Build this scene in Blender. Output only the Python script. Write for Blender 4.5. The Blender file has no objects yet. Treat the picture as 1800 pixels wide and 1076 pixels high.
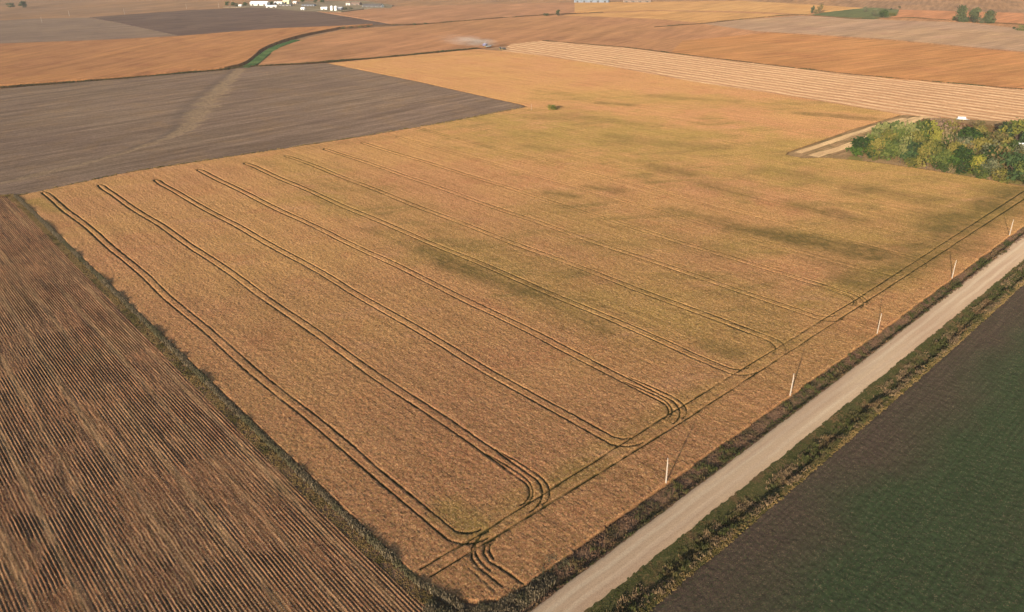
import bpy, bmesh, math, random
import numpy as np
from mathutils import Vector, Matrix

sc = bpy.context.scene
C = sc.collection
R = math.radians
H = 120.0                      # camera height, metres

# ---------------------------------------------------------------- camera
def _axes():
    P = np.array([900., 538.]); A = np.array([-410., -75.]); B = np.array([2600., -130.])
    f = math.sqrt(-(A-P) @ (B-P))
    d = lambda p: np.array([(p[0]-900.)/f, -(p[1]-538.)/f, -1.0])
    a, b = d(A), d(B)
    up = np.cross(b, a); up /= np.linalg.norm(up)
    return f, d, a/np.linalg.norm(a), b/np.linalg.norm(b), up
F_, D_, AY, AX, UP = _axes()
def W(px, py, z=0.0):
    """photo pixel -> world x, y at height z (x runs along the road, y along the tramlines)"""
    v = D_((px, py)); w = v * (-(H-z)/(v @ UP))
    return (float(w @ AX), float(w @ AY))
def WL(pts): return [W(*p) for p in pts]

cam = bpy.data.cameras.new('camera'); co = bpy.data.objects.new('camera', cam); C.objects.link(co)
AYo = np.cross(UP, AX)
M = Matrix(((AX[0], AX[1], AX[2], 0), (AYo[0], AYo[1], AYo[2], 0), (UP[0], UP[1], UP[2], H), (0, 0, 0, 1)))
co.matrix_world = M
cam.sensor_width = 36; cam.lens = F_/1800*36; cam.clip_start = 1; cam.clip_end = 60000
sc.camera = co

# ---------------------------------------------------------------- world, sun, exposure
SUN_EL, SUN_AZ = 12.8, 202.5
w = bpy.data.worlds.new('World'); sc.world = w; w.use_nodes = True
nt = w.node_tree; bg = nt.nodes['Background']
sky = nt.nodes.new('ShaderNodeTexSky'); sky.sky_type = 'NISHITA'; sky.sun_disc = False
sky.sun_elevation = R(SUN_EL); sky.sun_rotation = R(90-SUN_AZ); sky.air_density = 1.0; sky.dust_density = 1.5
nt.links.new(sky.outputs[0], bg.inputs[0]); bg.inputs[1].default_value = 0.12
sl = bpy.data.lights.new('sun', 'SUN'); sl.energy = 5.0; sl.angle = R(0.55); sl.color = (1.0, 0.86, 0.71)
so = bpy.data.objects.new('sun', sl); C.objects.link(so)
sd = Vector((-math.cos(R(SUN_AZ))*math.cos(R(SUN_EL)), -math.sin(R(SUN_AZ))*math.cos(R(SUN_EL)), -math.sin(R(SUN_EL))))
so.rotation_euler = sd.to_track_quat('-Z', 'Y').to_euler()
sc.view_settings.view_transform = 'Standard'; sc.view_settings.look = 'None'
sc.view_settings.exposure = 0.84; sc.view_settings.gamma = 1
try:
    sc.cycles.max_bounces = 5; sc.cycles.volume_bounces = 0; sc.cycles.volume_step_rate = 4
except Exception: pass

rng = np.random.default_rng(7)
random.seed(7)

# ---------------------------------------------------------------- helpers
def tag(o, label=None, cat=None, group=None, kind=None):
    if label: o['label'] = label
    if cat: o['category'] = cat
    if group: o['group'] = group
    if kind: o['kind'] = kind
    return o
def link(name, me, mat=None, parent=None):
    o = bpy.data.objects.new(name, me); C.objects.link(o)
    if mat: me.materials.append(mat)
    if parent: o.parent = parent
    return o
def empty(name, loc, rz=0, scale=(1, 1, 1)):
    o = bpy.data.objects.new(name, None); C.objects.link(o); o.empty_display_size = 0.5
    o.location = loc; o.rotation_euler = (0, 0, rz); o.scale = scale
    return o

def np_mesh(name, V, Fq, attrs=None, smooth=False):
    """fast mesh from numpy arrays, Fq = (n,3) or (n,4)"""
    me = bpy.data.meshes.new(name); k = Fq.shape[1]
    me.vertices.add(len(V)); me.vertices.foreach_set('co', V.astype(np.float32).ravel())
    me.loops.add(Fq.size); me.loops.foreach_set('vertex_index', Fq.astype(np.int32).ravel())
    me.polygons.add(len(Fq)); me.polygons.foreach_set('loop_start', np.arange(0, Fq.size, k, dtype=np.int32))
    try: me.polygons.foreach_set('loop_total', np.full(len(Fq), k, dtype=np.int32))
    except Exception: pass
    if smooth: me.polygons.foreach_set('use_smooth', np.ones(len(Fq), dtype=bool))
    me.update(calc_edges=True)
    for n, a in (attrs or {}).items():
        at = me.attributes.new(n, 'FLOAT', 'POINT'); at.data.foreach_set('value', a.astype(np.float32))
    return me

_tab = rng.random((8, 509, 509)).astype(np.float32)
def vn(x, y, s, k=0):
    """value noise 0..1, feature size s metres"""
    u = x/s + 37.3*k; v = y/s + 11.9*k
    iu = np.floor(u).astype(np.int64); iv = np.floor(v).astype(np.int64)
    fu = u-iu; fv = v-iv; fu = fu*fu*(3-2*fu); fv = fv*fv*(3-2*fv)
    T = _tab[k % 8]; i0 = iu % 509; i1 = (iu+1) % 509; j0 = iv % 509; j1 = (iv+1) % 509
    return (T[i0, j0]*(1-fu)+T[i1, j0]*fu)*(1-fv) + (T[i0, j1]*(1-fu)+T[i1, j1]*fu)*fv
def fbm(x, y, s, k=0, n=3):
    r = 0; a = 1; t = 0
    for i in range(n): r = r + a*vn(x, y, s/2**i, k+i); t += a; a *= .55
    return r/t
def inside(poly, x, y):
    c = np.zeros(x.shape, bool); n = len(poly)
    for i in range(n):
        x0, y0 = poly[i]; x1, y1 = poly[(i+1) % n]
        if y0 == y1: continue
        m = ((y0 > y) != (y1 > y)) & (x < (x1-x0)*(y-y0)/(y1-y0)+x0)
        c ^= m
    return c
def segdist(x, y, a, b):
    dx, dy = b[0]-a[0], b[1]-a[1]; L = dx*dx+dy*dy+1e-9
    t = np.clip(((x-a[0])*dx+(y-a[1])*dy)/L, 0, 1)
    return np.hypot(x-a[0]-t*dx, y-a[1]-t*dy), t

def grow(a, b, s0, s1, knee):
    """spacing s0 up to knee, then growing to s1"""
    r = [a]; x = a
    while x < b:
        s = s0 if x < knee else s0+(s1-s0)*min(1, (x-knee)/(b-knee)*1.3)
        x += s; r.append(x)
    return np.array(r)

def grid_field(name, xs, ys, poly, zf, mat, holes=(), edge_z=0.0):
    X, Y = np.meshgrid(xs, ys, indexing='ij')
    ins = inside(poly, X, Y)
    for h in holes: ins &= ~inside(h, X, Y)
    cell = ins[:-1, :-1] & ins[1:, :-1] & ins[:-1, 1:] & ins[1:, 1:]
    full = np.zeros(X.shape, np.int8)
    for i in (0, 1):
        for j in (0, 1):
            full[i:i+cell.shape[0], j:j+cell.shape[1]] += cell
    used = full > 0; edge = used & (full < 4)
    idx = np.full(X.shape, -1, np.int64); idx[used] = np.arange(used.sum())
    x = X[used]; y = Y[used]
    jx = np.gradient(xs)[:, None]*np.ones_like(X); jy = np.gradient(ys)[None, :]*np.ones_like(X)
    z, attrs = zf(x, y, jx[used], jy[used]); attrs['edge'] = edge[used].astype(float)
    z = np.where(edge[used], edge_z, z)
    ci, cj = np.nonzero(cell)
    Fq = np.stack([idx[ci, cj], idx[ci+1, cj], idx[ci+1, cj+1], idx[ci, cj+1]], 1)
    me = np_mesh(name, np.stack([x, y, z], 1), Fq, attrs)
    o = link(name, me, mat); tag(o, kind='structure'); return o

def slab(name, pts, zt, mat, zb=-1.4, kind='structure'):
    """polygon given in world metres, extruded from zb to zt"""
    n = len(pts); ar = sum(pts[i][0]*pts[(i+1) % n][1]-pts[(i+1) % n][0]*pts[i][1] for i in range(n))
    if ar < 0: pts = pts[::-1]
    V = [(x, y, zt) for x, y in pts]+[(x, y, zb) for x, y in pts]
    Fs = [tuple(range(n))]+[(i, i+n, (i+1) % n+n, (i+1) % n) for i in range(n)]
    me = bpy.data.meshes.new(name); me.from_pydata(V, [], Fs); me.update()
    o = link(name, me, mat); tag(o, kind=kind); return o
def smooth_line(pts, step=8.0):
    """Catmull-Rom through world points"""
    P = [np.array(p, float) for p in pts]; P = [2*P[0]-P[1]]+P+[2*P[-1]-P[-2]]; out = []
    for i in range(1, len(P)-2):
        n = max(1, int(np.linalg.norm(P[i+1]-P[i])/step))
        for k in range(n):
            t = k/n
            out.append(.5*((2*P[i])+(P[i+1]-P[i-1])*t+(2*P[i-1]-5*P[i]+4*P[i+1]-P[i+2])*t*t+(3*P[i]-P[i-1]-3*P[i+1]+P[i+2])*t**3))
    out.append(P[-2]); return [tuple(p) for p in out]

# ---------------------------------------------------------------- materials
ALB = .6
def srgb(r, g, b):
    f = lambda c: (c/255/12.92) if c <= 10 else ((c/255+.055)/1.055)**2.4
    return (f(r)*ALB, f(g)*ALB, f(b)*ALB, 1)
class NT:
    def __init__(s, name, spec=0.0, rough=1.0):
        s.m = bpy.data.materials.new(name); s.m.use_nodes = True; s.t = s.m.node_tree
        s.b = s.t.nodes['Principled BSDF']; s.b.inputs['Roughness'].default_value = rough
        s.b.inputs['Specular IOR Level'].default_value = spec
        try: s.b.inputs['Diffuse Roughness'].default_value = .5
        except Exception: pass
        s.geo = s.t.nodes.new('ShaderNodeTexCoord').outputs['Object']
    def n(s, ty, **kw):
        x = s.t.nodes.new(ty)
        for k, v in kw.items(): setattr(x, k, v)
        return x
    def put(s, sock, v):
        if hasattr(v, 'is_output') or isinstance(v, bpy.types.NodeSocket): s.t.links.new(v, sock)
        else: sock.default_value = v
    def mapping(s, rot=0, sx=1, sy=1, sz=1, vec=None):
        a = s.n('ShaderNodeMapping', vector_type='TEXTURE'); s.put(a.inputs[0], vec or s.geo)
        a.inputs['Rotation'].default_value = (0, 0, rot); a.inputs['Scale'].default_value = (sx, sy, sz)
        return a.outputs[0]
    def noise(s, scale, detail=3, rough=.55, vec=None, dist=0.0):
        a = s.n('ShaderNodeTexNoise'); s.put(a.inputs['Vector'], vec or s.geo)
        a.inputs['Scale'].default_value = scale; a.inputs['Detail'].default_value = detail
        a.inputs['Roughness'].default_value = rough; a.inputs['Distortion'].default_value = dist
        return a.outputs['Fac']
    def white(s, cell, vec=None):
        v = s.n('ShaderNodeTexVoronoi'); s.put(v.inputs['Vector'], vec or s.geo); v.inputs['Scale'].default_value = 1/cell
        sp = s.n('ShaderNodeSeparateColor'); s.t.links.new(v.outputs['Color'], sp.inputs[0]); return sp.outputs[0], sp.outputs[1]
    def ramp(s, fac, lo, hi, a=0.0, b=1.0):
        x = s.n('ShaderNodeMapRange'); x.interpolation_type = 'SMOOTHSTEP'
        s.put(x.inputs[0], fac); s.put(x.inputs[1], lo); s.put(x.inputs[2], hi); s.put(x.inputs[3], a); s.put(x.inputs[4], b)
        return x.outputs[0]
    def mix(s, f, a, b, mode='MIX'):
        x = s.n('ShaderNodeMix', data_type='RGBA', blend_type=mode, clamp_factor=True)
        s.put(x.inputs[0], f); s.put(x.inputs[6], a); s.put(x.inputs[7], b); return x.outputs[2]
    def math(s, op, a, b=0.0):
        x = s.n('ShaderNodeMath', operation=op); s.put(x.inputs[0], a); s.put(x.inputs[1], b); return x.outputs[0]
    def attr(s, n):
        x = s.n('ShaderNodeAttribute'); x.attribute_name = n; return x.outputs['Fac']
    def gray(s, v):
        x = s.n('ShaderNodeCombineColor'); [s.put(x.inputs[i], v) for i in range(3)]; return x.outputs[0]
    def wave(s, pitch, rot, dist=0.0, dscale=1.0):
        """0..1 bands of the given pitch; rot = direction the bands run, radians from x"""
        vec = s.mapping(rot=rot)
        if dist:
            nz = s.noise(dscale, 2); off = s.math('MULTIPLY', s.math('SUBTRACT', nz, .5), dist)
        sep = s.n('ShaderNodeSeparateXYZ'); s.t.links.new(vec, sep.inputs[0]); y = sep.outputs[1]
        if dist: y = s.math('ADD', y, off)
        return s.math('MULTIPLY_ADD' if False else 'ADD', s.math('MULTIPLY', s.math('SINE', s.math('MULTIPLY', y, 2*math.pi/pitch)), .5), .5)
    def bump(s, h, strength=1.0, dist=.1):
        b = s.n('ShaderNodeBump'); b.inputs['Strength'].default_value = strength; b.inputs['Distance'].default_value = dist
        s.put(b.inputs['Height'], h); s.t.links.new(b.outputs[0], s.b.inputs['Normal'])
    def out(s, c):
        s.put(s.b.inputs['Base Color'], c); return s.m

def flat(name, col, rough=.8, spec=.2, var=.12, sc_=1.5, metal=0.0):
    N = NT(name, spec, rough); N.b.inputs['Metallic'].default_value = metal
    f = N.noise(sc_, 4, .6)
    d = tuple(c*(1-var*1.6) for c in col[:3])+(1,); l = tuple(min(1, c*(1+var)) for c in col[:3])+(1,)
    return N.out(N.mix(N.ramp(f, .3, .7), d, l))

FAR_G = .61
def far_mat(name, c1, c2, c3, rot=0.0, pitch=9.0, streak=.35, fine=1.2, big=.006, blotch=.35, bumpd=.25):
    """field seen from afar: two blended crop colours, streaks along the working direction, blotches, grain"""
    N = NT(name); c1, c2, c3 = [(c_[0]*FAR_G, c_[1]*FAR_G*1.03, c_[2]*FAR_G*1.02, 1) for c_ in (c1, c2, c3)]
    c = N.mix(N.ramp(N.noise(big, 5, .6), .36, .64), c1, c2)
    c = N.mix(N.math('MULTIPLY', N.ramp(N.noise(big*3.5, 6, .68, dist=.6), .46, .68), min(1, blotch*1.7)), c, c3)
    st = N.noise(1.0, 3, .6, vec=N.mapping(rot=rot, sx=90, sy=pitch/2.4, sz=90))
    c = N.mix(min(1, streak*1.8), c, N.gray(N.ramp(st, .3, .7, .3, .7)), 'OVERLAY')
    s2 = N.noise(1.0, 4, .65, vec=N.mapping(rot=rot+.25, sx=220, sy=pitch*3, sz=90)); c = N.mix(.5, c, N.gray(N.ramp(s2, .3, .7, .36, .64)), 'OVERLAY')
    g, g2 = N.white(1/fine)
    c = N.mix(.22, c, N.gray(N.math('ADD', N.math('MULTIPLY', g, .6), .2)), 'OVERLAY')
    N.bump(N.noise(fine*.8, 3, .7), .35, bumpd)
    return N.out(c)

# ---------------------------------------------------------------- crop field with wheel tracks (the subject)
main_poly = WL([(30, 345.5), (230, 303), (500, 262), (640, 240.5), (800, 213), (880, 197.5), (925, 189), (918, 185), (850, 170), (730, 143), (575, 111.5),
    (700, 100), (840, 86.5), (880, 90), (950, 98), (1050, 113), (1220, 144), (1400, 171), (1585, 202), (1570, 207), (1500, 228), (1387, 268), (1383, 273), (1410, 279),
    (1450, 278), (1500, 282), (1560, 289), (1640, 301), (1720, 314), (1800, 328), (1900, 345)])
main_poly += [(640, 112)] + WL([(1800, 400), (1774, 419), (1673, 494), (1541, 592), (1388, 701), (1170, 857), (1080, 920), (1000, 980), (925, 1040), (880, 1060), (840, 1064)]) \
    + [(66.4, 93.8), (63.9, 100), (63.3, 112), (63.4, 200), (63.6, 300), (64, 400), (64.2, 470)]

tracks = []      # (polyline world, strength)
H1 = [(739, 1003), (805, 965), (850, 938), (1190, 722), (1510, 525), (1795, 340), (1840, 311)]
H2 = [(756, 1017), (826, 975), (1205, 740), (1500, 547), (1800, 351), (1850, 318)]
tracks += [(WL(H1), 1.0), (WL(H2), 1.0)]
N_T = 13
far_y = [477, 470, 458, 463, 457, 456, 455, 452, 450, 500, 500, 500, 480]
for i in range(N_T):
    xc = 76.6 + 26.75*i; st = [1, 1, 1, .95, .9, .9, .78, .76, .5, .6, .36, .25, .15][i]
    side = 1 if i % 2 == 0 else -1
    fy = far_y[i]; r = random.Random(i)
    for s in (-1, 1):
        x = xc+1.5*s; pts = [(x, fy-2+(2 if s < 0 else 0))]
        y = fy-10
        while y > 121: pts.append((x+.6*math.sin(y*.021+i)+.35*math.sin(y*.083+2*i)+.12*r.uniform(-1, 1), y)); y -= 12
        # turn into the headland
        y_end = 107.2 if s*side > 0 else 104.0
        rad = 6.5 if s*side > 0 else 9.5
        rad = rad*.75 if side > 0 else rad
        x0 = pts[-1][0]
        for k in range(1, 8):
            a = k/7*math.pi/2
            pts.append((x0+side*rad*(1-math.cos(a)), y_end+rad*(1-math.sin(a))+ .0))
        tracks.append((pts, st))
    # far end: the pair closes into a hook
    tracks.append(([(xc-1.5, fy-1), (xc-1.2, fy+1.5), (xc+.4, fy+2.2), (xc+1.5, fy-2)], st))
    if side < 0 and i < 8:   # doubled hooks
        for s in (-1, 1):
            x = xc+1.5*s+.9; rad = 7
            pts = [(x-.9, 128), (x-.2, 120)]+[(x-rad*(1-math.cos(k/6*math.pi/2)), (106.5 if s < 0 else 103.8)+rad*(1.3-1.3*math.sin(k/6*math.pi/2))) for k in range(0, 7)]
            tracks.append((pts, st*.8))
tracks += [(WL(p), .8) for p in ([(858, 936), (838, 952), (829, 968), (830, 985), (842, 1002), (884, 1034)],
    [(845, 945), (836, 960), (836, 976), (846, 992), (862, 1006)],
    [(885, 938), (868, 950), (853, 962), (850, 975), (860, 990), (890, 1008), (920, 1030), (945, 1049)],
    [(872, 952), (862, 960), (860, 972), (868, 986)])]
tracks += [(WL([(700, 226), (760, 214), (830, 211), (900, 203), (940, 192), (968, 189)]), .45), (WL([(500, 272), (540, 266), (600, 252), (700, 235)]), .3),
           (WL([(75, 340), (110, 332)]), .6), (WL([(822, 1000), (870, 1042)]), .5)]

patches = [((650, 405), (760, 450), 5, .5), ((740, 440), (830, 482), 7, .9), ((820, 475), (940, 520), 7, .85), ((930, 515), (1060, 582), 5, .55), ((1010, 472), (1170, 528), 4, .3),
    ((1180, 370), (1290, 398), 8, .6), ((1290, 402), (1400, 420), 8, .9), ((1400, 420), (1530, 446), 9, 1.0), ((1500, 440), (1590, 452), 7, .7), ((1400, 362), (1510, 388), 8, .8),
    ((960, 340), (1010, 347), 5, .8), ((1035, 330), (1085, 337), 5, .6), ((1055, 182), (1105, 186), 6, .8), ((1150, 170), (1290, 179), 8, .5), ((1400, 200), (1560, 212), 7, .8),
    ((925, 258), (980, 265), 7, .5), ((1150, 295), (1210, 308), 8, .6), ((1240, 325), (1310, 345), 8, .55), ((1500, 498), (1600, 478), 9, .7), ((1590, 470), (1700, 430), 9, .8),
    ((1660, 405), (1800, 338), 15, .95), ((1590, 440), (1680, 410), 12, .7), ((1620, 380), (1700, 372), 9, .5), ((1700, 380), (1780, 350), 8, .8), ((1350, 300), (1450, 318), 8, .5), ((1500, 330), (1760, 368), 8, .55), ((1560, 345), (1640, 365), 6, .4), ((1080, 240), (1240, 258), 8, .4),
    ((730, 100), (840, 96), 7, .25), ((800, 88), (900, 96), 6, .35), ((1000, 205), (1120, 220), 9, .4), ((1110, 250), (1260, 262), 10, .35), ((930, 205), (1000, 210), 8, .4), ((540, 262), (700, 240), 7, .3),
    ((1245, 608), (1290, 622), 4, .6), ((1180, 420), (1260, 445), 8, .3), ((1680, 300), (1790, 322), 5, .4), ((940, 160), (1000, 168), 5, .3), ((1560, 385), (1620, 400), 6, .3), ((1445, 455), (1500, 470), 7, .4)]
greens = [((1000, 230), (1700, 320), 75, .75), ((700, 200), (1100, 230), 40, .7), ((500, 280), (900, 470), 22, .35), ((820, 440), (1280, 600), 22, .5), ((1300, 440), (1760, 370), 20, .6), ((1000, 380), (1300, 560), 40, .4),
    ((800, 900), (840, 930), 5, .9), ((1000, 170), (1500, 190), 30, .5), ((640, 150), (760, 170), 14, .4), ((1420, 540), (1560, 480), 12, .6), ((60, 355), (110, 375), 6, .6), ((540, 340), (620, 370), 14, .5)]

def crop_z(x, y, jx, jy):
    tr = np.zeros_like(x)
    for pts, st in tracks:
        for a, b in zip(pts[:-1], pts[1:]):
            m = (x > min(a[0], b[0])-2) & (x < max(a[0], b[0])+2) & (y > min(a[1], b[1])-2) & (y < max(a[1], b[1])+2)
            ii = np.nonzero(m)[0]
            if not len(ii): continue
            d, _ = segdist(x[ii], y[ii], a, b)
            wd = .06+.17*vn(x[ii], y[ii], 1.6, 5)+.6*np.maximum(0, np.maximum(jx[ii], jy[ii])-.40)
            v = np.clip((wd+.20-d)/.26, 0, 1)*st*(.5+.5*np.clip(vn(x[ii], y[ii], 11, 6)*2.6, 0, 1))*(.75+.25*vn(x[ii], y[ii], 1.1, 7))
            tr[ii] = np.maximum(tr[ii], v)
    pa = np.zeros_like(x); gr = np.zeros_like(x)
    wob = (fbm(x, y, 16, 1)-.5)
    for (p, q, wd, st) in patches:
        a, b = W(*p), W(*q); r = wd*2.2
        ii = np.nonzero((x > min(a[0], b[0])-r) & (x < max(a[0], b[0])+r) & (y > min(a[1], b[1])-r) & (y < max(a[1], b[1])+r))[0]
        if not len(ii): continue
        d, t = segdist(x[ii], y[ii], a, b)
        dd = d/wd + wob[ii]*1.6
        pa[ii] = np.maximum(pa[ii], st*np.clip(1.45-dd, 0, 1.1)**1.3*.85*(.45+.3*vn(x[ii], y[ii], 5, 3)+.4*vn(x[ii], y[ii], 1.8, 4)))
    for (p, q, wd, st) in greens:
        d, t = segdist(x, y, W(*p), W(*q)); gr = np.maximum(gr, st*np.clip(1.3-d/wd+wob*1.5, 0, 1))
    dh, _ = segdist(x, y, W(850, 930), W(1795, 345)); gr = np.maximum(gr, .35*np.clip(1.5-dh/5, 0, 1))
    s = np.maximum(jx, jy)
    amp = .18
    z = .62+amp*(rng.random(len(x))-.5)+.07*(vn(x, y, 1.3, 2)-.5)
    # seed rows run along the tramlines (0.76 m), soft
    z += .05*np.sin(2*np.pi*x/.76)*(s < .45)
    z = z*(1-.78*tr) - .10*pa
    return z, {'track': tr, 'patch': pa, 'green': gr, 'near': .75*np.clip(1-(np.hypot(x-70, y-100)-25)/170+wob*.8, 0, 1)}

def crop_mat():
    N = NT('crop_leaf')
    big = N.ramp(N.noise(.011, 4, .6), .35, .65)
    c = N.mix(big, srgb(202, 145, 100), srgb(206, 156, 98))
    c = N.mix(N.attr('near'), c, srgb(180, 128, 90))  # duller brown near the corner, partly plant shadow and vignetting put into the colour
    c = N.mix(N.math('MULTIPLY', N.ramp(N.noise(.035, 5, .65, dist=.5), .5, .68), .5), c, srgb(190, 126, 88))
    gm = N.attr('green')
    gn = N.math('MULTIPLY', gm, N.ramp(N.noise(.03, 5, .65), .3, .6, .6, 1.25))
    c = N.mix(gn, c, srgb(168, 142, 74))
    mt = N.noise(1.0, 5, .68, vec=N.mapping(rot=R(-36), sx=46, sy=13, sz=60), dist=.4)
    c = N.mix(N.math('MULTIPLY', N.ramp(mt, .50, .66), N.ramp(gm, 0, .45, .15, .85)), c, srgb(142, 118, 68))
    c = N.mix(N.math('MULTIPLY', N.ramp(mt, .44, .30), .5), c, srgb(212, 156, 116))
    # leaf-scale mottling: rust, straw, green, dark gaps
    a, b = N.white(.27)
    c = N.mix(N.ramp(a, .60, .95, 0, .6), c, srgb(240, 190, 134))
    c = N.mix(N.math('MULTIPLY', N.ramp(b, .66, .95), .65), c, srgb(140, 118, 62))
    c = N.mix(N.math('MULTIPLY', N.ramp(b, .30, .05), .7), c, srgb(118, 72, 50))
    a2, b2 = N.white(.8)
    c = N.mix(.22, c, N.gray(N.math('ADD', N.math('MULTIPLY', a2, .5), .25)), 'OVERLAY')
    st = N.noise(1.0, 3, .6, vec=N.mapping(rot=R(90), sx=60, sy=2.2, sz=60))
    c = N.mix(.45, c, N.gray(N.ramp(st, .3, .7, .35, .65)), 'OVERLAY')
    c = N.mix(N.math('MULTIPLY', N.attr('edge'), .9), c, srgb(118, 88, 60))  # brown stem colour on the border, also darkening its sunlit rim
    pt = N.attr('patch')
    c = N.mix(N.math('MULTIPLY', N.math('MULTIPLY', pt, .85), N.ramp(N.noise(.35, 4, .7), .25, .6, .75, 1.1)), c, srgb(98, 88, 48))
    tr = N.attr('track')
    c = N.mix(N.ramp(tr, .12, .7), c, srgb(64, 60, 30))  # trampled stalks and soil, with the groove's shadow darkened into the colour
    N.bump(N.noise(5.0, 3, .8), .8, .10)
    return N.out(c)
xs = grow(58, 665, .33, 1.15, 330)
ys = grow(88, 890, .40, 1.6, 260)
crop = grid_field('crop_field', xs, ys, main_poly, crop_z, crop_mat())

# ---------------------------------------------------------------- stubble field, lower left
stub_poly = WL([(24, 346), (5, 343)]) + [W(-60, 356), (-40, 560), (-75, 300), (-75, 40), (60, 40), (60.2, 108), (60.0, 200), (60.2, 300), (60.6, 400)]
stub_poly = [(61.5, 483), (52, 492), (-13, 540), (-75, 545), (-75, 40), (66, 40), (60.6, 104), (59.4, 125), (59.2, 200), (59.6, 300), (60.2, 400)]
def stub_z(x, y, jx, jy):
    ph = 2*np.pi*(x-.35*np.sin(y*.012)-2.2*np.sin(y*.016+.6)*np.clip((38-x)/60, 0, 1))/.76
    amp = .13*(.45+.8*vn(x, y, 14, 4)*np.clip(vn(x, y*.35, 6, 1)*1.5, 0, 1.3))
    # worn bands where machines have driven
    band = np.clip(np.sin(2*np.pi*x/9.12+.5+.8*np.sin(x*.11))*3-2.0, 0, 1)*np.clip(vn(x, y*.15, 7, 5)*1.8-.2, 0, 1)
    blot = np.clip(fbm(x, y*.6, 13, 6)*7-3.5, 0, 1); amp = amp*(1-.9*blot)*(.85+.45*np.clip(fbm(x*1.3, y*.2, 9, 0)*4-1.6, 0, 1)); ph = ph+blot*3*(vn(x, y, 2.2, 1)-.5)
    z = .06+amp*(1-.75*band)*np.sin(ph)+.12*(vn(x*1.9, y*.45, 1.0, 3)-.5)+.03*(rng.random(len(x))-.5)
    return z, {'row': .5+.5*np.sin(ph), 'band': band, 'patch': fbm(x, y*.6, 22, 2)}
def stub_mat():
    N = NT('stubble_soil')
    row = N.attr('row'); band = N.attr('band'); big = N.attr('patch')
    soil = N.mix(N.ramp(big, .35, .62), srgb(98, 66, 52), srgb(132, 92, 66))
    straw = N.mix(N.ramp(N.noise(.05, 4, .6), .4, .62), srgb(186, 142, 100), srgb(176, 126, 88))
    c = N.mix(N.ramp(row, .34, .88), soil, straw)
    c = N.mix(N.math('MULTIPLY', band, .5), c, srgb(184, 148, 106))
    st = N.noise(1.0, 3, .6, vec=N.mapping(rot=R(90), sx=45, sy=1.6, sz=45))
    c = N.mix(N.ramp(st, .5, .66, 0, .6), c, srgb(84, 62, 54))
    st = N.noise(1.0, 3, .6, vec=N.mapping(rot=R(90), sx=14, sy=.8, sz=45)); c = N.mix(.9, c, N.gray(N.ramp(st, .3, .7, .26, .78)), 'OVERLAY')
    a, b = N.white(.2)
    c = N.mix(N.ramp(a, .82, .95, 0, .8), c, srgb(206, 166, 124))
    c = N.mix(N.math('MULTIPLY', N.ramp(b, .8, .98), .6), c, srgb(96, 92, 52))
    c = N.mix(N.math('MULTIPLY', N.ramp(b, .2, .02), .8), c, srgb(66, 46, 40))
    c = N.mix(N.ramp(N.noise(.022, 4, .6, dist=.4), .56, .72, 0, .3), c, srgb(104, 98, 66))
    N.bump(N.noise(3.2, 3, .7), .7, .12)
    return N.out(c)
xs = np.arange(-40, 68, .19); ys = grow(60, 545, .55, 1.5, 230)
grid_field('stubble_field', xs, ys, stub_poly, stub_z, stub_mat(), edge_z=0.0)
# the part of it beyond the frame, plain
slab('stubble_field', [(-40.3, 30), (-40.3, 553), (-260, 640), (-260, 30)], 0.02, bpy.data.materials['stubble_soil'])
slab('stubble_field', [(-40.3, 30), (66, 30), (66, 59.5), (-40.3, 59.5)], 0.02, bpy.data.materials['stubble_soil'])

# ---------------------------------------------------------------- road and its verges: lofted cross-sections
poleline = WL([(925, 1040), (1060, 938), (1170, 857), (1388, 701), (1541, 592), (1673, 494), (1774, 419), (1800, 400)])
roadL = WL([(850, 1141), (935, 1076), (1100, 944), (1292, 803), (1537, 621), (1668, 520), (1800, 411)])
roadR = WL([(940, 1150), (1040, 1076), (1100, 1020), (1250, 905), (1376, 801), (1602, 624), (1700, 541), (1800, 458)])
fieldR = WL([(1050, 1145), (1135, 1076), (1290, 943), (1454, 803), (1635, 646), (1700, 588), (1800, 496)])
xg = np.concatenate([np.arange(30, 420, 1.0), np.arange(420, 900, 8.0)])
def yline(pts, deg=2):
    p = np.array(pts); k = np.polyfit(p[:, 0], p[:, 1], deg)
    x = np.clip(xg, 30, 395); y = np.polyval(k, x); s = np.polyval(np.polyder(k), 395.)
    return y+(xg-x)*s
yP, yL, yR, yF = yline(poleline, 3), yline(roadL), yline(roadR), yline(fieldR)
yP = np.maximum(yP, yL+2.5)
def yat(arr, x): return float(np.interp(x, xg, arr))
def loft(name, prof, mat, ncross=None, rough=0.0, attrs=None):
    """prof(i) -> list of (y, z) across the strip at each x"""
    nx, nc = len(xg), len(prof(0)); V = np.zeros((nx, nc, 3))
    for i in range(nx):
        for j, (y, z) in enumerate(prof(i)): V[i, j] = (xg[i], y, z)
    V[:, 1:-1, 2] += rough*(rng.random((nx, nc-2))-.5)
    V = V.reshape(-1, 3); I = np.arange(nx*nc).reshape(nx, nc)
    Fq = np.stack([I[:-1, :-1].ravel(), I[1:, :-1].ravel(), I[1:, 1:].ravel(), I[:-1, 1:].ravel()], 1)
    o = link(name, np_mesh(name, V, Fq, {'across': np.tile(np.linspace(0, 1, nc), nx)}, smooth=(rough == 0)), mat); return tag(o, kind='structure')
def rl(i): return .10*math.sin(xg[i]*.31)+.07*math.sin(xg[i]*.83+1)+.06*math.sin(xg[i]*1.9)
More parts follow.
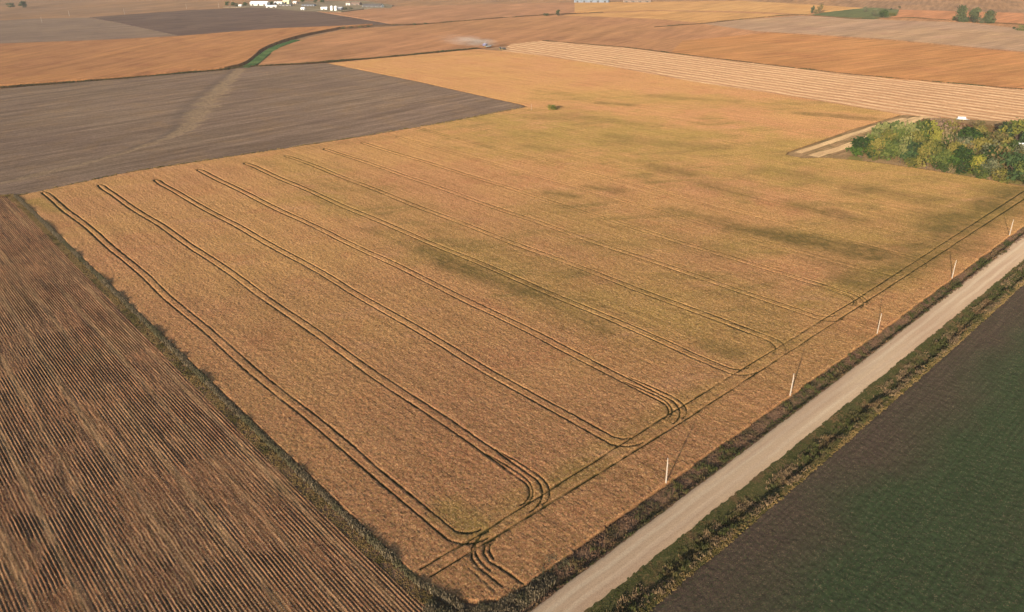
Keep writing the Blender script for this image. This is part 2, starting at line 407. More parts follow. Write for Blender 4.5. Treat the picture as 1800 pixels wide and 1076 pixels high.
def road_prof(i):
    a, b = yR[i]+.15+rl(i), yL[i]-.1-rl(i+9 if i+9 < len(xg) else 0)*.6; r = []
    for k in range(15):
        t = k/14; rut = .035*(math.exp(-((t-.27)/.06)**2)+math.exp(-((t-.70)/.06)**2))
        r.append((a+(b-a)*t, .48+.14*(1-(2*t-1)**2)-rut-(.10 if k in (0, 14) else 0)))
    return r
def road_mat():
    N = NT('gravel', .1, .95)
    c = N.mix(N.ramp(N.noise(.05, 4, .6, vec=N.mapping(sx=6, sy=1, sz=1)), .35, .65), srgb(202, 172, 140), srgb(212, 184, 150))
    st = N.noise(1.0, 4, .62, vec=N.mapping(sx=30, sy=.55, sz=30))
    c = N.mix(.22, c, N.gray(N.ramp(st, .25, .75, .34, .66)), 'OVERLAY')
    ac = N.math('ADD', N.attr('across'), N.math('MULTIPLY', N.math('SUBTRACT', N.noise(1.0, 3, .6, vec=N.mapping(sx=18, sy=60, sz=60)), .5), .14))
    pth = N.math('MAXIMUM', N.ramp(N.math('ABSOLUTE', N.math('SUBTRACT', ac, .30)), .10, .03), N.ramp(N.math('ABSOLUTE', N.math('SUBTRACT', ac, .66)), .11, .03))
    c = N.mix(N.math('MULTIPLY', pth, .55), c, srgb(226, 202, 170))
    edg = N.ramp(N.math('ABSOLUTE', N.math('SUBTRACT', ac, .5)), .38, .50); c = N.mix(N.math('MULTIPLY', edg, .55), c, srgb(172, 146, 116))
    vv = N.noise(1.0, 2, .5, vec=N.mapping(sx=55, sy=2.3, sz=60)); c = N.mix(N.ramp(vv, .45, .62, 0, .35), c, srgb(184, 150, 122))
    a, b = N.white(.16)
    c = N.mix(.25, c, N.gray(N.math('ADD', N.math('MULTIPLY', a, .6), .2)), 'OVERLAY')
    N.bump(N.noise(7, 3, .7), .35, .05)
    return N.out(c)
loft('road', road_prof, road_mat())
def verge_mat(name, c1, c2, c3, c4, s=.35):
    N = NT(name); st = N.noise(s, 5, .7, vec=N.mapping(sx=2.2, sy=1, sz=1))
    c = N.mix(N.ramp(st, .38, .6), c1, c2)
    c = N.mix(N.ramp(N.noise(s*.5, 4, .65), .52, .66), c, c3)
    a, b = N.white(.3); c = N.mix(N.ramp(a, .75, .95, 0, .6), c, c4)
    N.bump(N.noise(3, 3, .7), .8, .25); return N.out(c)
vm1 = verge_mat('ditch_grass', srgb(128, 98, 78), srgb(142, 110, 84), srgb(104, 94, 62), srgb(172, 140, 106))
vm2 = verge_mat('verge_grass', srgb(74, 78, 44), srgb(90, 88, 54), srgb(112, 90, 64), srgb(132, 112, 76))
def left_prof(i):
    a, b = yL[i]-.6, yP[i]+.9; wv = (b-a)
    zs = [(.0, .38), (.07, .40), (.16, .10), (.27, -.38), (.36, -.42), (.45, -.28), (.56, -.12), (.68, -.02), (.8, .03), (.9, .03), (1., -.3)]
    return [(a+wv*t, z) for t, z in zs]
loft('verge', left_prof, vm1, rough=.16)
def right_prof(i):
    a, b = yF[i]-.5, yR[i]+.7; wv = b-a; m = .06*math.sin(xg[i]*.07)+.03*math.sin(xg[i]*.23)
    zs = [(.0, -.3), (.05, .05), (.14, .10), (.22, .08), (.30+m, -.30), (.37+m, -.85), (.42+m, -.90), (.50+m, -.6), (.62, -.25), (.74, .02), (.85, .22), (.95, .40), (1., .38)]
    return [(a+wv*t, z) for t, z in zs]
loft('verge', right_prof, vm2, rough=.18)

# ---------------------------------------------------------------- young green field, lower right
def green_z(x, y, jx, jy):
    z = .05+.16*(rng.random(len(x))-.5)+.08*(vn(x, y, 1.3, 3)-.5)
    d = np.interp(x, xg, yF)-y
    return z, {'away': np.clip(d/26, 0, 1), 'green': fbm(x, y, 22, 3)}
def green_mat():
    N = NT('seedling_soil')
    aw = N.attr('away'); g = N.attr('green')
    f = N.math('ADD', N.math('MULTIPLY', aw, .85), N.math('MULTIPLY', g, .5))
    c = N.mix(N.ramp(f, .3, .95), srgb(96, 80, 68), srgb(70, 84, 56))
    c = N.mix(N.ramp(N.noise(.06, 5, .65), .5, .7, 0, .3), c, srgb(84, 76, 60))
    a, b = N.white(.22)
    c = N.mix(N.ramp(a, .84, .97, 0, .6), c, srgb(138, 118, 92))
    rw = N.noise(1.0, 3, .6, vec=N.mapping(rot=R(2), sx=24, sy=.7, sz=40)); c = N.mix(.6, c, N.gray(N.ramp(rw, .3, .7, .36, .64)), 'OVERLAY')
    c = N.mix(N.ramp(b, .6, .95, 0, .5), c, srgb(60, 78, 42))
    c = N.mix(N.ramp(b, .3, .05, 0, .55), c, srgb(62, 50, 48))
    N.bump(N.noise(3.0, 3, .7), .7, .14)
    return N.out(c)
xs = np.arange(70, 420, .42); ys = np.arange(-20, 84, .42)
gpoly = [(70, yat(yF, 70))]+[(x, yat(yF, x)) for x in range(80, 420, 10)]+[(420, -20), (70, -20)]
grid_field('green_field', xs, ys, gpoly, green_z, green_mat(), edge_z=-.1)
slab('green_field', [(420.2, yat(yF, 420)), (880, yat(yF, 880)), (880, -300), (420.2, -300)], .0, bpy.data.materials['seedling_soil'])
slab('green_field', [(70, -20.3), (419.9, -20.3), (419.9, -300), (70, -300)], .0, bpy.data.materials['seedling_soil'])

# ---------------------------------------------------------------- ground and the far fields
m_ground = far_mat('far_ground', srgb(176, 138, 108), srgb(190, 144, 104), srgb(152, 124, 104), rot=R(20), pitch=16, big=.003)
n_ = 24; ring = [(26000*math.cos(2*math.pi*i/n_), 26000*math.sin(2*math.pi*i/n_)) for i in range(n_)]
me = bpy.data.meshes.new('ground'); me.from_pydata([(x, y, -1.5) for x, y in ring], [], [tuple(range(n_))]); me.update()
tag(link('ground', me, m_ground), kind='structure')

mg = far_mat('grey_stubble', srgb(150, 128, 108), srgb(142, 120, 106), srgb(122, 104, 94), rot=R(-14), pitch=7, streak=.5, blotch=.5, fine=.9, big=.008)
GREY = [(1, 343.5), (30, 345.3), (230, 302.8), (500, 261.8), (640, 240.2), (800, 212.8), (880, 197.2), (925, 188.8), (918, 184.8), (850, 169.8), (730, 142.8), (575, 111.2), (430, 118), (400, 123), (0, 156), (-400, 195), (-500, 370), (-60, 352)]
SW = [(420, 122), (405, 140), (380, 165), (362, 185), (345, 208), (325, 228), (290, 245), (220, 268), (120, 295), (0, 322), (-80, 336)]
SWW = [4, 6, 8, 9, 8, 5, 3.5, 2.6, 3, 3.2, 3.2]
def grey_z(x, y, jx, jy):
    sw = np.zeros_like(x); fr = np.zeros_like(x); P = WL(SW)
    wob = fbm(x, y*3, 18, 2)-.5
    for k in range(len(P)-1):
        d, t = segdist(x, y, P[k], P[k+1]); wd = SWW[k]+(SWW[k+1]-SWW[k])*t
        sw = np.maximum(sw, np.clip((1.35-d/wd+wob*2.6)*1.8, 0, 1)*(.8 if k > 5 else 1)); fr = np.maximum(fr, np.clip(1.0-np.abs(d/wd-1.7)+wob*1.5, 0, 1)*(x < np.interp(y, sorted(p[1] for p in P), sorted(p[0] for p in P)))*(k < 7))
    rows = np.sin(2*np.pi*(y+6*np.sin(x*.012)+3*wob)/7.5)
    z = .05+.10*(rng.random(len(x))-.5)+.07*rows-.25*sw
    return z, {'swale': sw, 'fringe': fr, 'row': .5+.5*rows}
def grey_mat():
    N = NT('grey_stubble_rows')
    c = N.mix(N.ramp(N.noise(.009, 5, .6), .35, .65), srgb(126, 107, 90), srgb(120, 101, 87))
    c = N.mix(N.math('MULTIPLY', N.ramp(N.noise(.03, 6, .68, dist=.6), .46, .68), .6), c, srgb(132, 108, 84))
    st = N.noise(1.0, 4, .7, vec=N.mapping(rot=R(-2), sx=34, sy=1.5, sz=60)); c = N.mix(.85, c, N.gray(N.ramp(st, .3, .7, .32, .69)), 'OVERLAY')
    st = N.noise(1.0, 4, .65, vec=N.mapping(rot=R(5), sx=160, sy=11, sz=60)); c = N.mix(.6, c, N.gray(N.ramp(st, .3, .7, .32, .68)), 'OVERLAY')
    c = N.mix(N.math('MULTIPLY', N.attr('fringe'), .45), c, srgb(92, 82, 76))  # furrow shading on the swale's left side, painted into the colour
    swc = N.mix(N.ramp(N.noise(.25, 4, .7), .35, .65), srgb(162, 138, 108), srgb(130, 110, 88))
    c = N.mix(N.math('MULTIPLY', N.attr('swale'), .62), c, swc)
    a, b = N.white(.8); c = N.mix(.3, c, N.gray(N.math('ADD', N.math('MULTIPLY', a, .6), .2)), 'OVERLAY')
    N.bump(N.noise(1.2, 3, .7), .5, .15); return N.out(c)
gp = WL(GREY[:16])+[(-30, 1010), (-30, 548)]
grid_field('grey_field', np.arange(-30, 452, 1.1), grow(464, 1012, 1.0, 1.6, 620), gp, grey_z, grey_mat(), edge_z=.02)
slab('grey_field', [(-30.3, 1010), (-30.3, 548), (-200, 600), (-300, 1200)], .0, mg)
# paler waterway swale across the grey field
msw = far_mat('swale_grass', srgb(182, 152, 108), srgb(174, 148, 112), srgb(140, 122, 96), rot=R(60), pitch=3, streak=.5, fine=1.0)
def ribbon(name, line, widths, z, mat, zb=-1.0, kind='structure'):
    P = smooth_line(WL(line), 6); n = len(P); L, Rr = [], []
    for i, p in enumerate(P):
        q = np.array(P[min(i+1, n-1)])-np.array(P[max(i-1, 0)]); q = q/(np.linalg.norm(q)+1e-9)
        wd = float(np.interp(i/(n-1), np.linspace(0, 1, len(widths)), widths))/2
        wd1 = wd*(1+.35*(random.random()-.5)); wd2 = wd*(1+.35*(random.random()-.5))
        L.append((p[0]-q[1]*wd1, p[1]+q[0]*wd1)); Rr.append((p[0]+q[1]*wd2, p[1]-q[0]*wd2))
    V = [(x, y, z) for x, y in L]+[(x, y, z) for x, y in Rr]
    V += [(x, y, zb) for x, y in L]+[(x, y, zb) for x, y in Rr]
    Fs = []
    for i in range(n-1):
        Fs += [(i, n+i, n+i+1, i+1), (i, i+1, 2*n+i+1, 2*n+i), (n+i+1, n+i, 3*n+i, 3*n+i+1)]
    me = bpy.data.meshes.new(name); me.from_pydata(V, [], Fs); me.update()
    return tag(link(name, me, mat), kind=kind)

mc = far_mat('ripe_corn', srgb(206, 146, 100), srgb(214, 152, 100), srgb(186, 126, 88), rot=R(28), pitch=5, streak=.35, blotch=.5, big=.006)
mc2 = far_mat('ripe_beans', srgb(208, 150, 108), srgb(202, 148, 104), srgb(184, 132, 98), rot=R(12), pitch=8, blotch=.4, big=.004)
mc3 = far_mat('golden_crop', srgb(232, 178, 116), srgb(226, 168, 108), srgb(206, 152, 100), rot=R(0), pitch=8, blotch=.35, big=.004)
mmv = far_mat('mauve_stubble', srgb(202, 164, 134), srgb(208, 168, 130), srgb(190, 146, 120), rot=R(-10), pitch=9, blotch=.4)
mbr = far_mat('dark_tilled', srgb(132, 108, 96), srgb(124, 100, 90), srgb(110, 90, 84), rot=R(-8), pitch=10, blotch=.5, big=.006)
mgy = far_mat('pale_tilled', srgb(170, 142, 120), srgb(160, 134, 116), srgb(144, 120, 108), rot=R(-20), pitch=9, blotch=.5, big=.006)
mgr = far_mat('far_grass', srgb(112, 122, 82), srgb(124, 126, 84), srgb(96, 108, 72), rot=0, pitch=6)
# order: base layers first, each a little higher
slab('orange_field', WL([(452, 117), (473, 92), (500, 79), (545, 66), (600, 52), (740, 43.5), (860, 33.5), (955, 27), (1060, 21), (1160, 17), (1800, 30), (2300, 60), (2600, 180), (1800, 157.4), (1500, 131.4), (1300, 108.4), (1100, 83.4), (952, 71.6), (840, 84), (700, 97.5), (570, 108)]), .10, mc2)
slab('corn_field', WL([(-500, 100), (0, 79.5), (200, 72), (322, 65.5), (480, 52.5), (600, 47.5), (655, 44), (598, 49.5), (530, 63), (497, 72.5), (470, 83), (457, 90), (447, 100), (434, 110), (420, 116), (395, 121.5), (200, 139), (0, 153), (-500, 205)]), 2.2, mc)
slab('pale_field', WL([(-500, 34), (0, 36), (60, 33), (155, 31), (215, 42), (322, 65), (200, 71.5), (0, 79), (-500, 99.5)]), .12, mgy)
slab('tilled_field', WL([(157, 30.5), (330, 18), (440, 13), (520, 16), (560, 21), (620, 31), (690, 43), (655, 43.8), (600, 47.2), (480, 52), (323, 64.8), (216, 41.5)]), .14, mbr)
slab('tan_field', WL([(560, 20.5), (600, 22), (680, 12), (1010, 4), (1010, 22), (955, 26.5), (860, 33), (742, 42.8), (692, 42.8), (622, 30)]), .16, far_mat('tan_crop', srgb(206, 150, 112), srgb(198, 146, 108), srgb(180, 130, 100), rot=R(10), pitch=14))
slab('golden_field', WL([(1010, 4), (1165, 3), (1300, 1.5), (1420, 8), (1520, 14), (1430, 22), (1420, 25.5), (1300, 20), (1150, 18), (1060, 21), (1010, 22)]), .18, mc3)
slab('golden_field', WL([(985, 27), (1060, 23), (1160, 19.5), (1300, 22.5), (1405, 26.5), (1367, 28.5), (1240, 41), (1150, 33)]), .15, mc3)
slab('mauve_field', WL([(1235, 42), (1300, 35), (1405, 28), (1490, 31), (1560, 35), (1700, 40), (1800, 51), (2100, 80), (2100, 120), (1800, 91), (1680, 80), (1560, 69), (1450, 62), (1330, 55)]), .17, mmv)
slab('grass_field', WL([(1425, 26), (1450, 22), (1475, 19), (1500, 16), (1535, 13.5), (1580, 17), (1575, 27), (1560, 31), (1535, 34.5), (1490, 33)]), .20, mgr)
slab('orange_field', WL([(1581, 17), (1800, 23), (2100, 32), (2100, 50), (1800, 43), (1700, 36), (1600, 31), (1562, 31), (1577, 27)]), .19, far_mat('ripe_orange', srgb(222, 154, 108), srgb(216, 150, 106), srgb(196, 136, 100), rot=0, pitch=10))
slab('orange_field', WL([(1350, 57.5), (1450, 64), (1560, 71), (1680, 82), (1800, 93), (2100, 122), (2200, 190), (1800, 156.5), (1560, 138), (1400, 119), (1300, 107), (1180, 92), (1200, 72)]), .21, far_mat('ripe_orange_near', srgb(220, 154, 98), srgb(212, 152, 98), srgb(206, 140, 94), rot=R(-15), pitch=10, big=.004))
# cut field with windrows
def cut_mat():
    N = NT('cut_stubble'); th = math.atan2(W(1600, 202)[1]-W(900, 88)[1], W(1600, 202)[0]-W(900, 88)[0])
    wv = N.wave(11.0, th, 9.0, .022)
    c = N.mix(N.ramp(N.noise(.006, 4, .6), .4, .6), srgb(216, 172, 128), srgb(208, 164, 122))
    c = N.mix(N.ramp(N.noise(.012, 5, .65, vec=N.mapping(rot=R(30), sx=2.2, sy=.8)), .55, .72, 0, .7), c, srgb(178, 146, 104))
    c = tuple(0 for _ in ()) or c
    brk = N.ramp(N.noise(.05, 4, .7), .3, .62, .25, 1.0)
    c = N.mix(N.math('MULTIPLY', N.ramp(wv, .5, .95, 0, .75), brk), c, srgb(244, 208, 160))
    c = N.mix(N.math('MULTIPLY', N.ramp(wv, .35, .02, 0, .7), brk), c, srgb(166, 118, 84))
    w2 = N.wave(23, th+.35, 5.0, .02); c = N.mix(N.ramp(w2, .7, 1.0, 0, .3), c, srgb(150, 118, 84))
    a, b = N.white(1.6); c = N.mix(.25, c, N.gray(N.math('ADD', N.math('MULTIPLY', a, .6), .2)), 'OVERLAY')
    c = N.mix(1.0, c, (.84, .82, .82, 1), 'MULTIPLY')
    N.bump(wv, .5, .3); return N.out(c)
CUT = [(882, 89.6), (900, 76), (952, 72), (1100, 83.8), (1300, 108.8), (1500, 131.8), (1800, 157.8), (2100, 185), (2100, 245), (1800, 215), (1700, 209), (1640, 206), (1610, 203.5), (1585, 201.6), (1400, 170.6), (1220, 143.6), (1050, 112.6), (950, 97.6)]
slab('cut_field', WL(CUT), .06, cut_mat())
# farmyard ground behind the grove, cut strips in the notch
slab('farmyard', WL([(1387, 268.5), (1500, 228), (1570, 207), (1588, 202), (1612, 204), (1640, 206.5), (1700, 209.5), (1800, 215.5), (2100, 246), (2300, 420), (1900, 346), (1800, 329), (1720, 315), (1640, 302), (1560, 290), (1500, 283), (1450, 279), (1410, 280), (1383, 273)]), .02,
     far_mat('yard_grass', srgb(188, 150, 110), srgb(168, 138, 98), srgb(134, 116, 78), rot=0, pitch=5, blotch=.5, big=.03, fine=1.4))
mst = far_mat('mown_strip', srgb(250, 208, 156), srgb(240, 198, 146), srgb(216, 172, 124), rot=R(0), pitch=2, streak=.4)
ribbon('mown_strip', [(1402, 269), (1440, 256), (1500, 236), (1560, 216), (1590, 208)], [5, 5, 5, 5, 4], .10, mst)
ribbon('mown_strip', [(1428, 275), (1470, 263), (1510, 249), (1560, 228), (1612, 208), (1640, 207)], [7, 6, 6, 7, 9, 6], .11, mst)

# ================================================================ plants as many small leaf blades
def leaf_mat(name, c1, c2, c3=None, trans=.25):
    N = NT(name, .1, .8); r = N.attr('rnd'); q = N.attr('clump')
    c = N.mix(N.ramp(r, .15, .85), c1, c2)
    if c3: c = N.mix(N.ramp(q, .45, .7), c, c3)
    N.out(c)
    if trans:
        t = N.n('ShaderNodeBsdfTranslucent'); N.put(t.inputs[0], c); m = N.n('ShaderNodeMixShader'); m.inputs[0].default_value = trans
        N.t.links.new(N.b.outputs[0], m.inputs[1]); N.t.links.new(t.outputs[0], m.inputs[2])
        N.t.links.new(m.outputs[0], N.t.nodes['Material Output'].inputs[0])
    return N.m
def blades_mesh(name, P, h, wd, seed=0, lean=.5, clump_s=4.0):
    """one upright ragged blade (a quad) per point; P (n,3), h and wd arrays"""
    g = np.random.default_rng(seed); n = len(P)
    a = g.random(n)*2*np.pi; b = g.random(n)*2*np.pi
    dx, dy = np.cos(a)*wd/2, np.sin(a)*wd/2
    lx, ly = np.cos(b)*h*lean*g.random(n), np.sin(b)*h*lean*g.random(n)
    z0 = P[:, 2]; k = .35+.5*g.random(n)
    V = np.stack([np.stack([P[:, 0]-dx, P[:, 1]-dy, z0], 1), np.stack([P[:, 0]+dx, P[:, 1]+dy, z0], 1),
                  np.stack([P[:, 0]+lx+dx*k, P[:, 1]+ly+dy*k, z0+h], 1), np.stack([P[:, 0]+lx-dx*k, P[:, 1]+ly-dy*k, z0+h*(.75+.25*g.random(n))], 1)], 1).reshape(-1, 3)
    Fq = np.arange(4*n).reshape(n, 4)
    return np_mesh(name, V, Fq, {'rnd': np.repeat(g.random(n), 4), 'clump': np.repeat(fbm(P[:, 0], P[:, 1], clump_s, 4), 4)})
def strip_scatter(name, line, w0, w1, zf, per_m, hr, mat, label, cat, seed, per=6, clump=.35, wdr=(.10, .28), lean=.5, px=True, cs=4.0, thr=0.0):
    """tufts scattered between offsets w0..w1 (left of travel positive) of a line; each tuft is `per` blades"""
    g = np.random.default_rng(seed); pts = np.array(WL(line) if px else line)
    sg = np.diff(pts, axis=0); L = np.hypot(sg[:, 0], sg[:, 1]); cum = np.concatenate([[0], np.cumsum(L)])
    n = int(cum[-1]*per_m); s = g.random(n)*cum[-1]; i = np.clip(np.searchsorted(cum, s)-1, 0, len(L)-1)
    t = (s-cum[i])/L[i]; p = pts[i]+sg[i]*t[:, None]; nrm = np.stack([-sg[i, 1], sg[i, 0]], 1)/L[i][:, None]
    off = w0+(w1-w0)*g.random(n); p = p+nrm*off[:, None]
    den = fbm(p[:, 0], p[:, 1], cs, 2); keep = den > thr*(.6+.8*g.random(n)); p = p[keep]; den = den[keep]; n = len(p)
    H_ = hr[0]+(hr[1]-hr[0])*np.clip((den-.25)*2, 0, 1)*(.5+.5*g.random(n))
    P = np.repeat(p, per, 0)+g.normal(0, clump*.5, (n*per, 2)); hh = np.repeat(H_, per)*(.6+.5*g.random(n*per))
    z = zf(P[:, 0], P[:, 1]) if callable(zf) else np.full(len(P), zf)
    P3 = np.column_stack([P, z-.05])
    me = blades_mesh(name, P3, hh, wdr[0]+(wdr[1]-wdr[0])*g.random(n*per), seed, lean, cs)
    o = link(name, me, mat); return tag(o, label, cat, None, 'stuff')

def prof_z(profs):
    """interpolated height of a lofted strip at x, y"""
    def f(x, y):
        i = np.clip(np.searchsorted(xg, x), 0, len(xg)-1); out = np.zeros(len(x))
        for k in np.unique(i):
            m = i == k; pr = profs(int(k)); out[m] = np.interp(y[m], [q[0] for q in pr], [q[1] for q in pr])
        return out
    return f
zL, zR = prof_z(left_prof), prof_z(right_prof)
dry = leaf_mat('dry_weeds', srgb(170, 144, 108), srgb(120, 100, 76), srgb(98, 96, 56))
dark = leaf_mat('ditch_weeds', srgb(124, 98, 80), srgb(150, 118, 92), srgb(100, 92, 64))
greenl = leaf_mat('verge_leaf', srgb(76, 84, 44), srgb(98, 98, 56), srgb(138, 112, 80))
yellowg = leaf_mat('dry_grass', srgb(156, 132, 80), srgb(180, 150, 100), srgb(118, 108, 60))
hedge = leaf_mat('hedge_weed', srgb(160, 144, 116), srgb(104, 94, 72), srgb(118, 112, 82))

LX = [(x, yat(yL, x)) for x in range(60, 640, 6)]; PX = [(x, yat(yP, x)) for x in range(60, 640, 6)]
RX = [(x, yat(yR, x)) for x in range(60, 640, 6)]; FX = [(x, yat(yF, x)) for x in range(60, 640, 6)]
strip_scatter('ditch_weeds', PX[:60], -4.6, .5, zL, 14, (.2, .8), dark, 'brown and purple dry weeds filling the ditch between the ripe crop and the gravel road', 'weeds', 11, per=7, px=False, cs=5, thr=.25)
strip_scatter('ditch_brush', PX[:52], -4.4, -.3, zL, 1.2, (.5, 1.3), greenl, 'scattered olive green brushy clumps in the ditch below the utility poles', 'brush', 12, per=22, clump=1.0, px=False, cs=6, thr=.52)
strip_scatter('verge_grass', LX[:60], .15, 1.9, zL, 9, (.12, .5), greenl, 'dark green grass edging the crop side of the gravel road', 'grass', 13, per=6, px=False, thr=.15)
strip_scatter('verge_grass', RX[:60], -3.2, -.1, zR, 14, (.08, .3), greenl, 'green mown-looking grass edging the far right side of the gravel road', 'grass', 14, per=5, px=False, thr=.2)
strip_scatter('ditch_weeds', FX[:60], .4, 5.2, zR, 9, (.25, 1.3), dry, 'tan and rust dry weed clumps in the ditch beside the dark green field', 'weeds', 15, per=12, clump=.6, px=False, cs=6.5, thr=.40)
strip_scatter('ditch_brush', FX[:60], 1.6, 4.6, zR, 3, (.5, 1.5), greenl, 'green leafy clumps in the ditch beside the dark green field', 'brush', 16, per=16, clump=.7, px=False, cs=5, thr=.5)
strip_scatter('dry_grass', FX[:60], -.5, 1.0, 0.0, 8, (.2, .6), yellowg, 'yellow dry grass strip along the edge of the dark green field', 'grass', 17, per=7, px=False, thr=.1)
HED = [(60.4, y) for y in (112, 140, 170, 200, 240, 280, 320, 360, 400, 440, 482)]
HED = [(61.6, 484), (61.8, 440), (61.6, 400), (61.4, 340), (61.2, 290), (61, 240), (60.8, 200), (60.9, 160), (61, 125), (61.6, 104), (64, 92)]
slab('field_edge', [(59, 484), (59.0, 300), (58.4, 200), (58.2, 125), (60, 100), (62, 76), (84, 76), (76, 93), (66, 110), (64.4, 130), (64.2, 300), (65.2, 482)], -.05, vm1)
strip_scatter('hedge_weeds', HED, 1.3, 2.1, 0.0, 10, (.6, 1.6), hedge, 'line of tall grey green weeds between the brown stubble and the ripe crop', 'weeds', 18, per=12, clump=.6, px=False, cs=7, thr=.2, wdr=(.10, .3))
strip_scatter('dry_grass', HED, -1.9, .9, 0.0, 13, (.15, .5), yellowg, 'yellowish grass strip along the edge of the brown stubble rows', 'grass', 19, per=7, px=False, cs=6, thr=.15)
strip_scatter('corner_brush', [(62, 98), (66, 91), (72, 87), (80, 87.5), (90, 90)], -3.0, .8, 0.0, 26, (.4, 1.6), hedge, 'dark green and grey brush tangled at the near corner of the ripe crop field', 'brush', 20, per=14, clump=.8, px=False, cs=3.5, thr=.4)
strip_scatter('field_edge_grass', [(5, 343.5), (30, 344.5), (230, 302), (500, 261), (640, 239.5), (800, 212), (880, 196.5), (928, 188)], -1.2, 1.2, 0.0, 2.2, (.3, .9), yellowg, 'thin line of straw grass between the grey field and the ripe crop', 'grass', 21, per=7, clump=.6, wdr=(.2, .5), thr=.3)
strip_scatter('waterway_weeds', [(-200, 174), (0, 154.6), (200, 139.8), (395, 122.2), (430, 118), (570, 109.4), (700, 98.7), (840, 85)], -1.8, 2.6, 0.0, 3.2, (.7, 2.1), leaf_mat('olive_weeds', srgb(92, 82, 48), srgb(112, 92, 58), srgb(80, 84, 48)), 'dark olive weed line running across the middle fields to the harvester', 'weeds', 22, per=8, clump=1.0, wdr=(.4, .9), cs=20, thr=.2)
strip_scatter('waterway_grass', [(428, 119), (445, 112), (458, 101), (470, 91), (485, 83), (500, 77.5), (520, 71)], -6, 4.5, 0.0, 26, (.4, 1.4), leaf_mat('lush_grass', srgb(92, 128, 76), srgb(72, 104, 60), srgb(112, 138, 84)), 'lush green grass in the curved waterway beside the standing corn', 'grass', 23, per=7, clump=1.2, wdr=(.4, .9), cs=20, thr=.1)
strip_scatter('field_edge_grass', [(590, 51), (655, 45.5), (740, 43), (860, 33.3), (955, 26.7), (1000, 25), (1060, 22)], -2, 2, 0.3, 2.5, (.5, 1.8), leaf_mat('brown_weeds', srgb(110, 86, 60), srgb(130, 98, 66), srgb(92, 84, 52)), 'thin brown grass line between the two distant orange fields', 'grass', 24, per=7, clump=1.5, wdr=(.6, 1.2), cs=20, thr=.3)
strip_scatter('field_edge_grass', [(1150, 48), (1240, 41.5), (1310, 33.6), (1370, 28), (1410, 26.3), (1500, 33), (1600, 31.5), (1700, 38), (1800, 44)], -2, 2, 0.3, 2.5, (.5, 1.6), bpy.data.materials['brown_weeds'], 'thin brown grass line below the far golden fields on the right', 'grass', 25, per=7, clump=1.5, wdr=(.6, 1.2), cs=20, thr=.3)
strip_scatter('field_edge_grass', [(952, 71.4), (1100, 83.4), (1300, 108.4), (1500, 131.4), (1800, 157.6)], -1.5, 1.2, 0.0, 2.6, (.5, 1.4), bpy.data.materials['brown_weeds'], 'brown grass line along the top of the windrowed straw field', 'grass', 26, per=7, clump=1, wdr=(.4, .9), cs=16, thr=.3)
strip_scatter('grove_edge_weeds', [(1455, 279), (1500, 281), (1560, 288), (1640, 300), (1720, 313), (1800, 326), (1850, 335)], .3, 5.0, 0.0, 16, (.5, 1.8), leaf_mat('edge_weeds', srgb(162, 136, 100), srgb(132, 108, 78), srgb(122, 116, 66)), 'tan and grey dry weeds along the crop edge of the tree grove', 'weeds', 27, per=9, clump=.8, wdr=(.25, .6), cs=8, thr=.3)
strip_scatter('yard_weeds', [(1620, 213), (1700, 222), (1780, 232), (1850, 240)], -16, 6, 0.0, 30, (.5, 2.2), leaf_mat('yard_weeds', srgb(146, 112, 74), srgb(112, 98, 54), srgb(126, 88, 66)), 'rusty and olive tall weeds on the open ground behind the grove', 'weeds', 28, per=8, clump=1, wdr=(.3, .7), cs=9, thr=.42)

# ================================================================ trees
CROWN = {}
pal = dict(dkgreen=(srgb(62, 88, 36), srgb(84, 108, 46), srgb(48, 68, 36)), green=(srgb(92, 106, 52), srgb(114, 122, 62), srgb(70, 86, 44)),
    olive=(srgb(128, 122, 58), srgb(148, 136, 72), srgb(104, 106, 52)), pale=(srgb(124, 130, 76), srgb(150, 148, 92), srgb(96, 108, 60)),
    ygreen=(srgb(136, 136, 58), srgb(160, 152, 70), srgb(98, 108, 52)), yellow=(srgb(160, 154, 58), srgb(174, 164, 72), srgb(104, 114, 50)),
    brown=(srgb(124, 108, 66), srgb(146, 126, 82), srgb(98, 98, 54)), tan=(srgb(144, 128, 90), srgb(162, 142, 104), srgb(104, 102, 62)),
    bare=(srgb(148, 120, 100), srgb(164, 136, 112), srgb(126, 104, 88)), grey=(srgb(112, 116, 86), srgb(132, 132, 98), srgb(88, 96, 68)),
    teal=(srgb(62, 86, 50), srgb(82, 102, 60), srgb(48, 66, 42)), far=(srgb(86, 98, 62), srgb(104, 112, 72), srgb(70, 80, 54)))
PM = {k: leaf_mat('foliage_'+k, *v, trans=.2) for k, v in pal.items()}
bark = flat('bark', srgb(118, 100, 84), .9, .05, .25, 3)
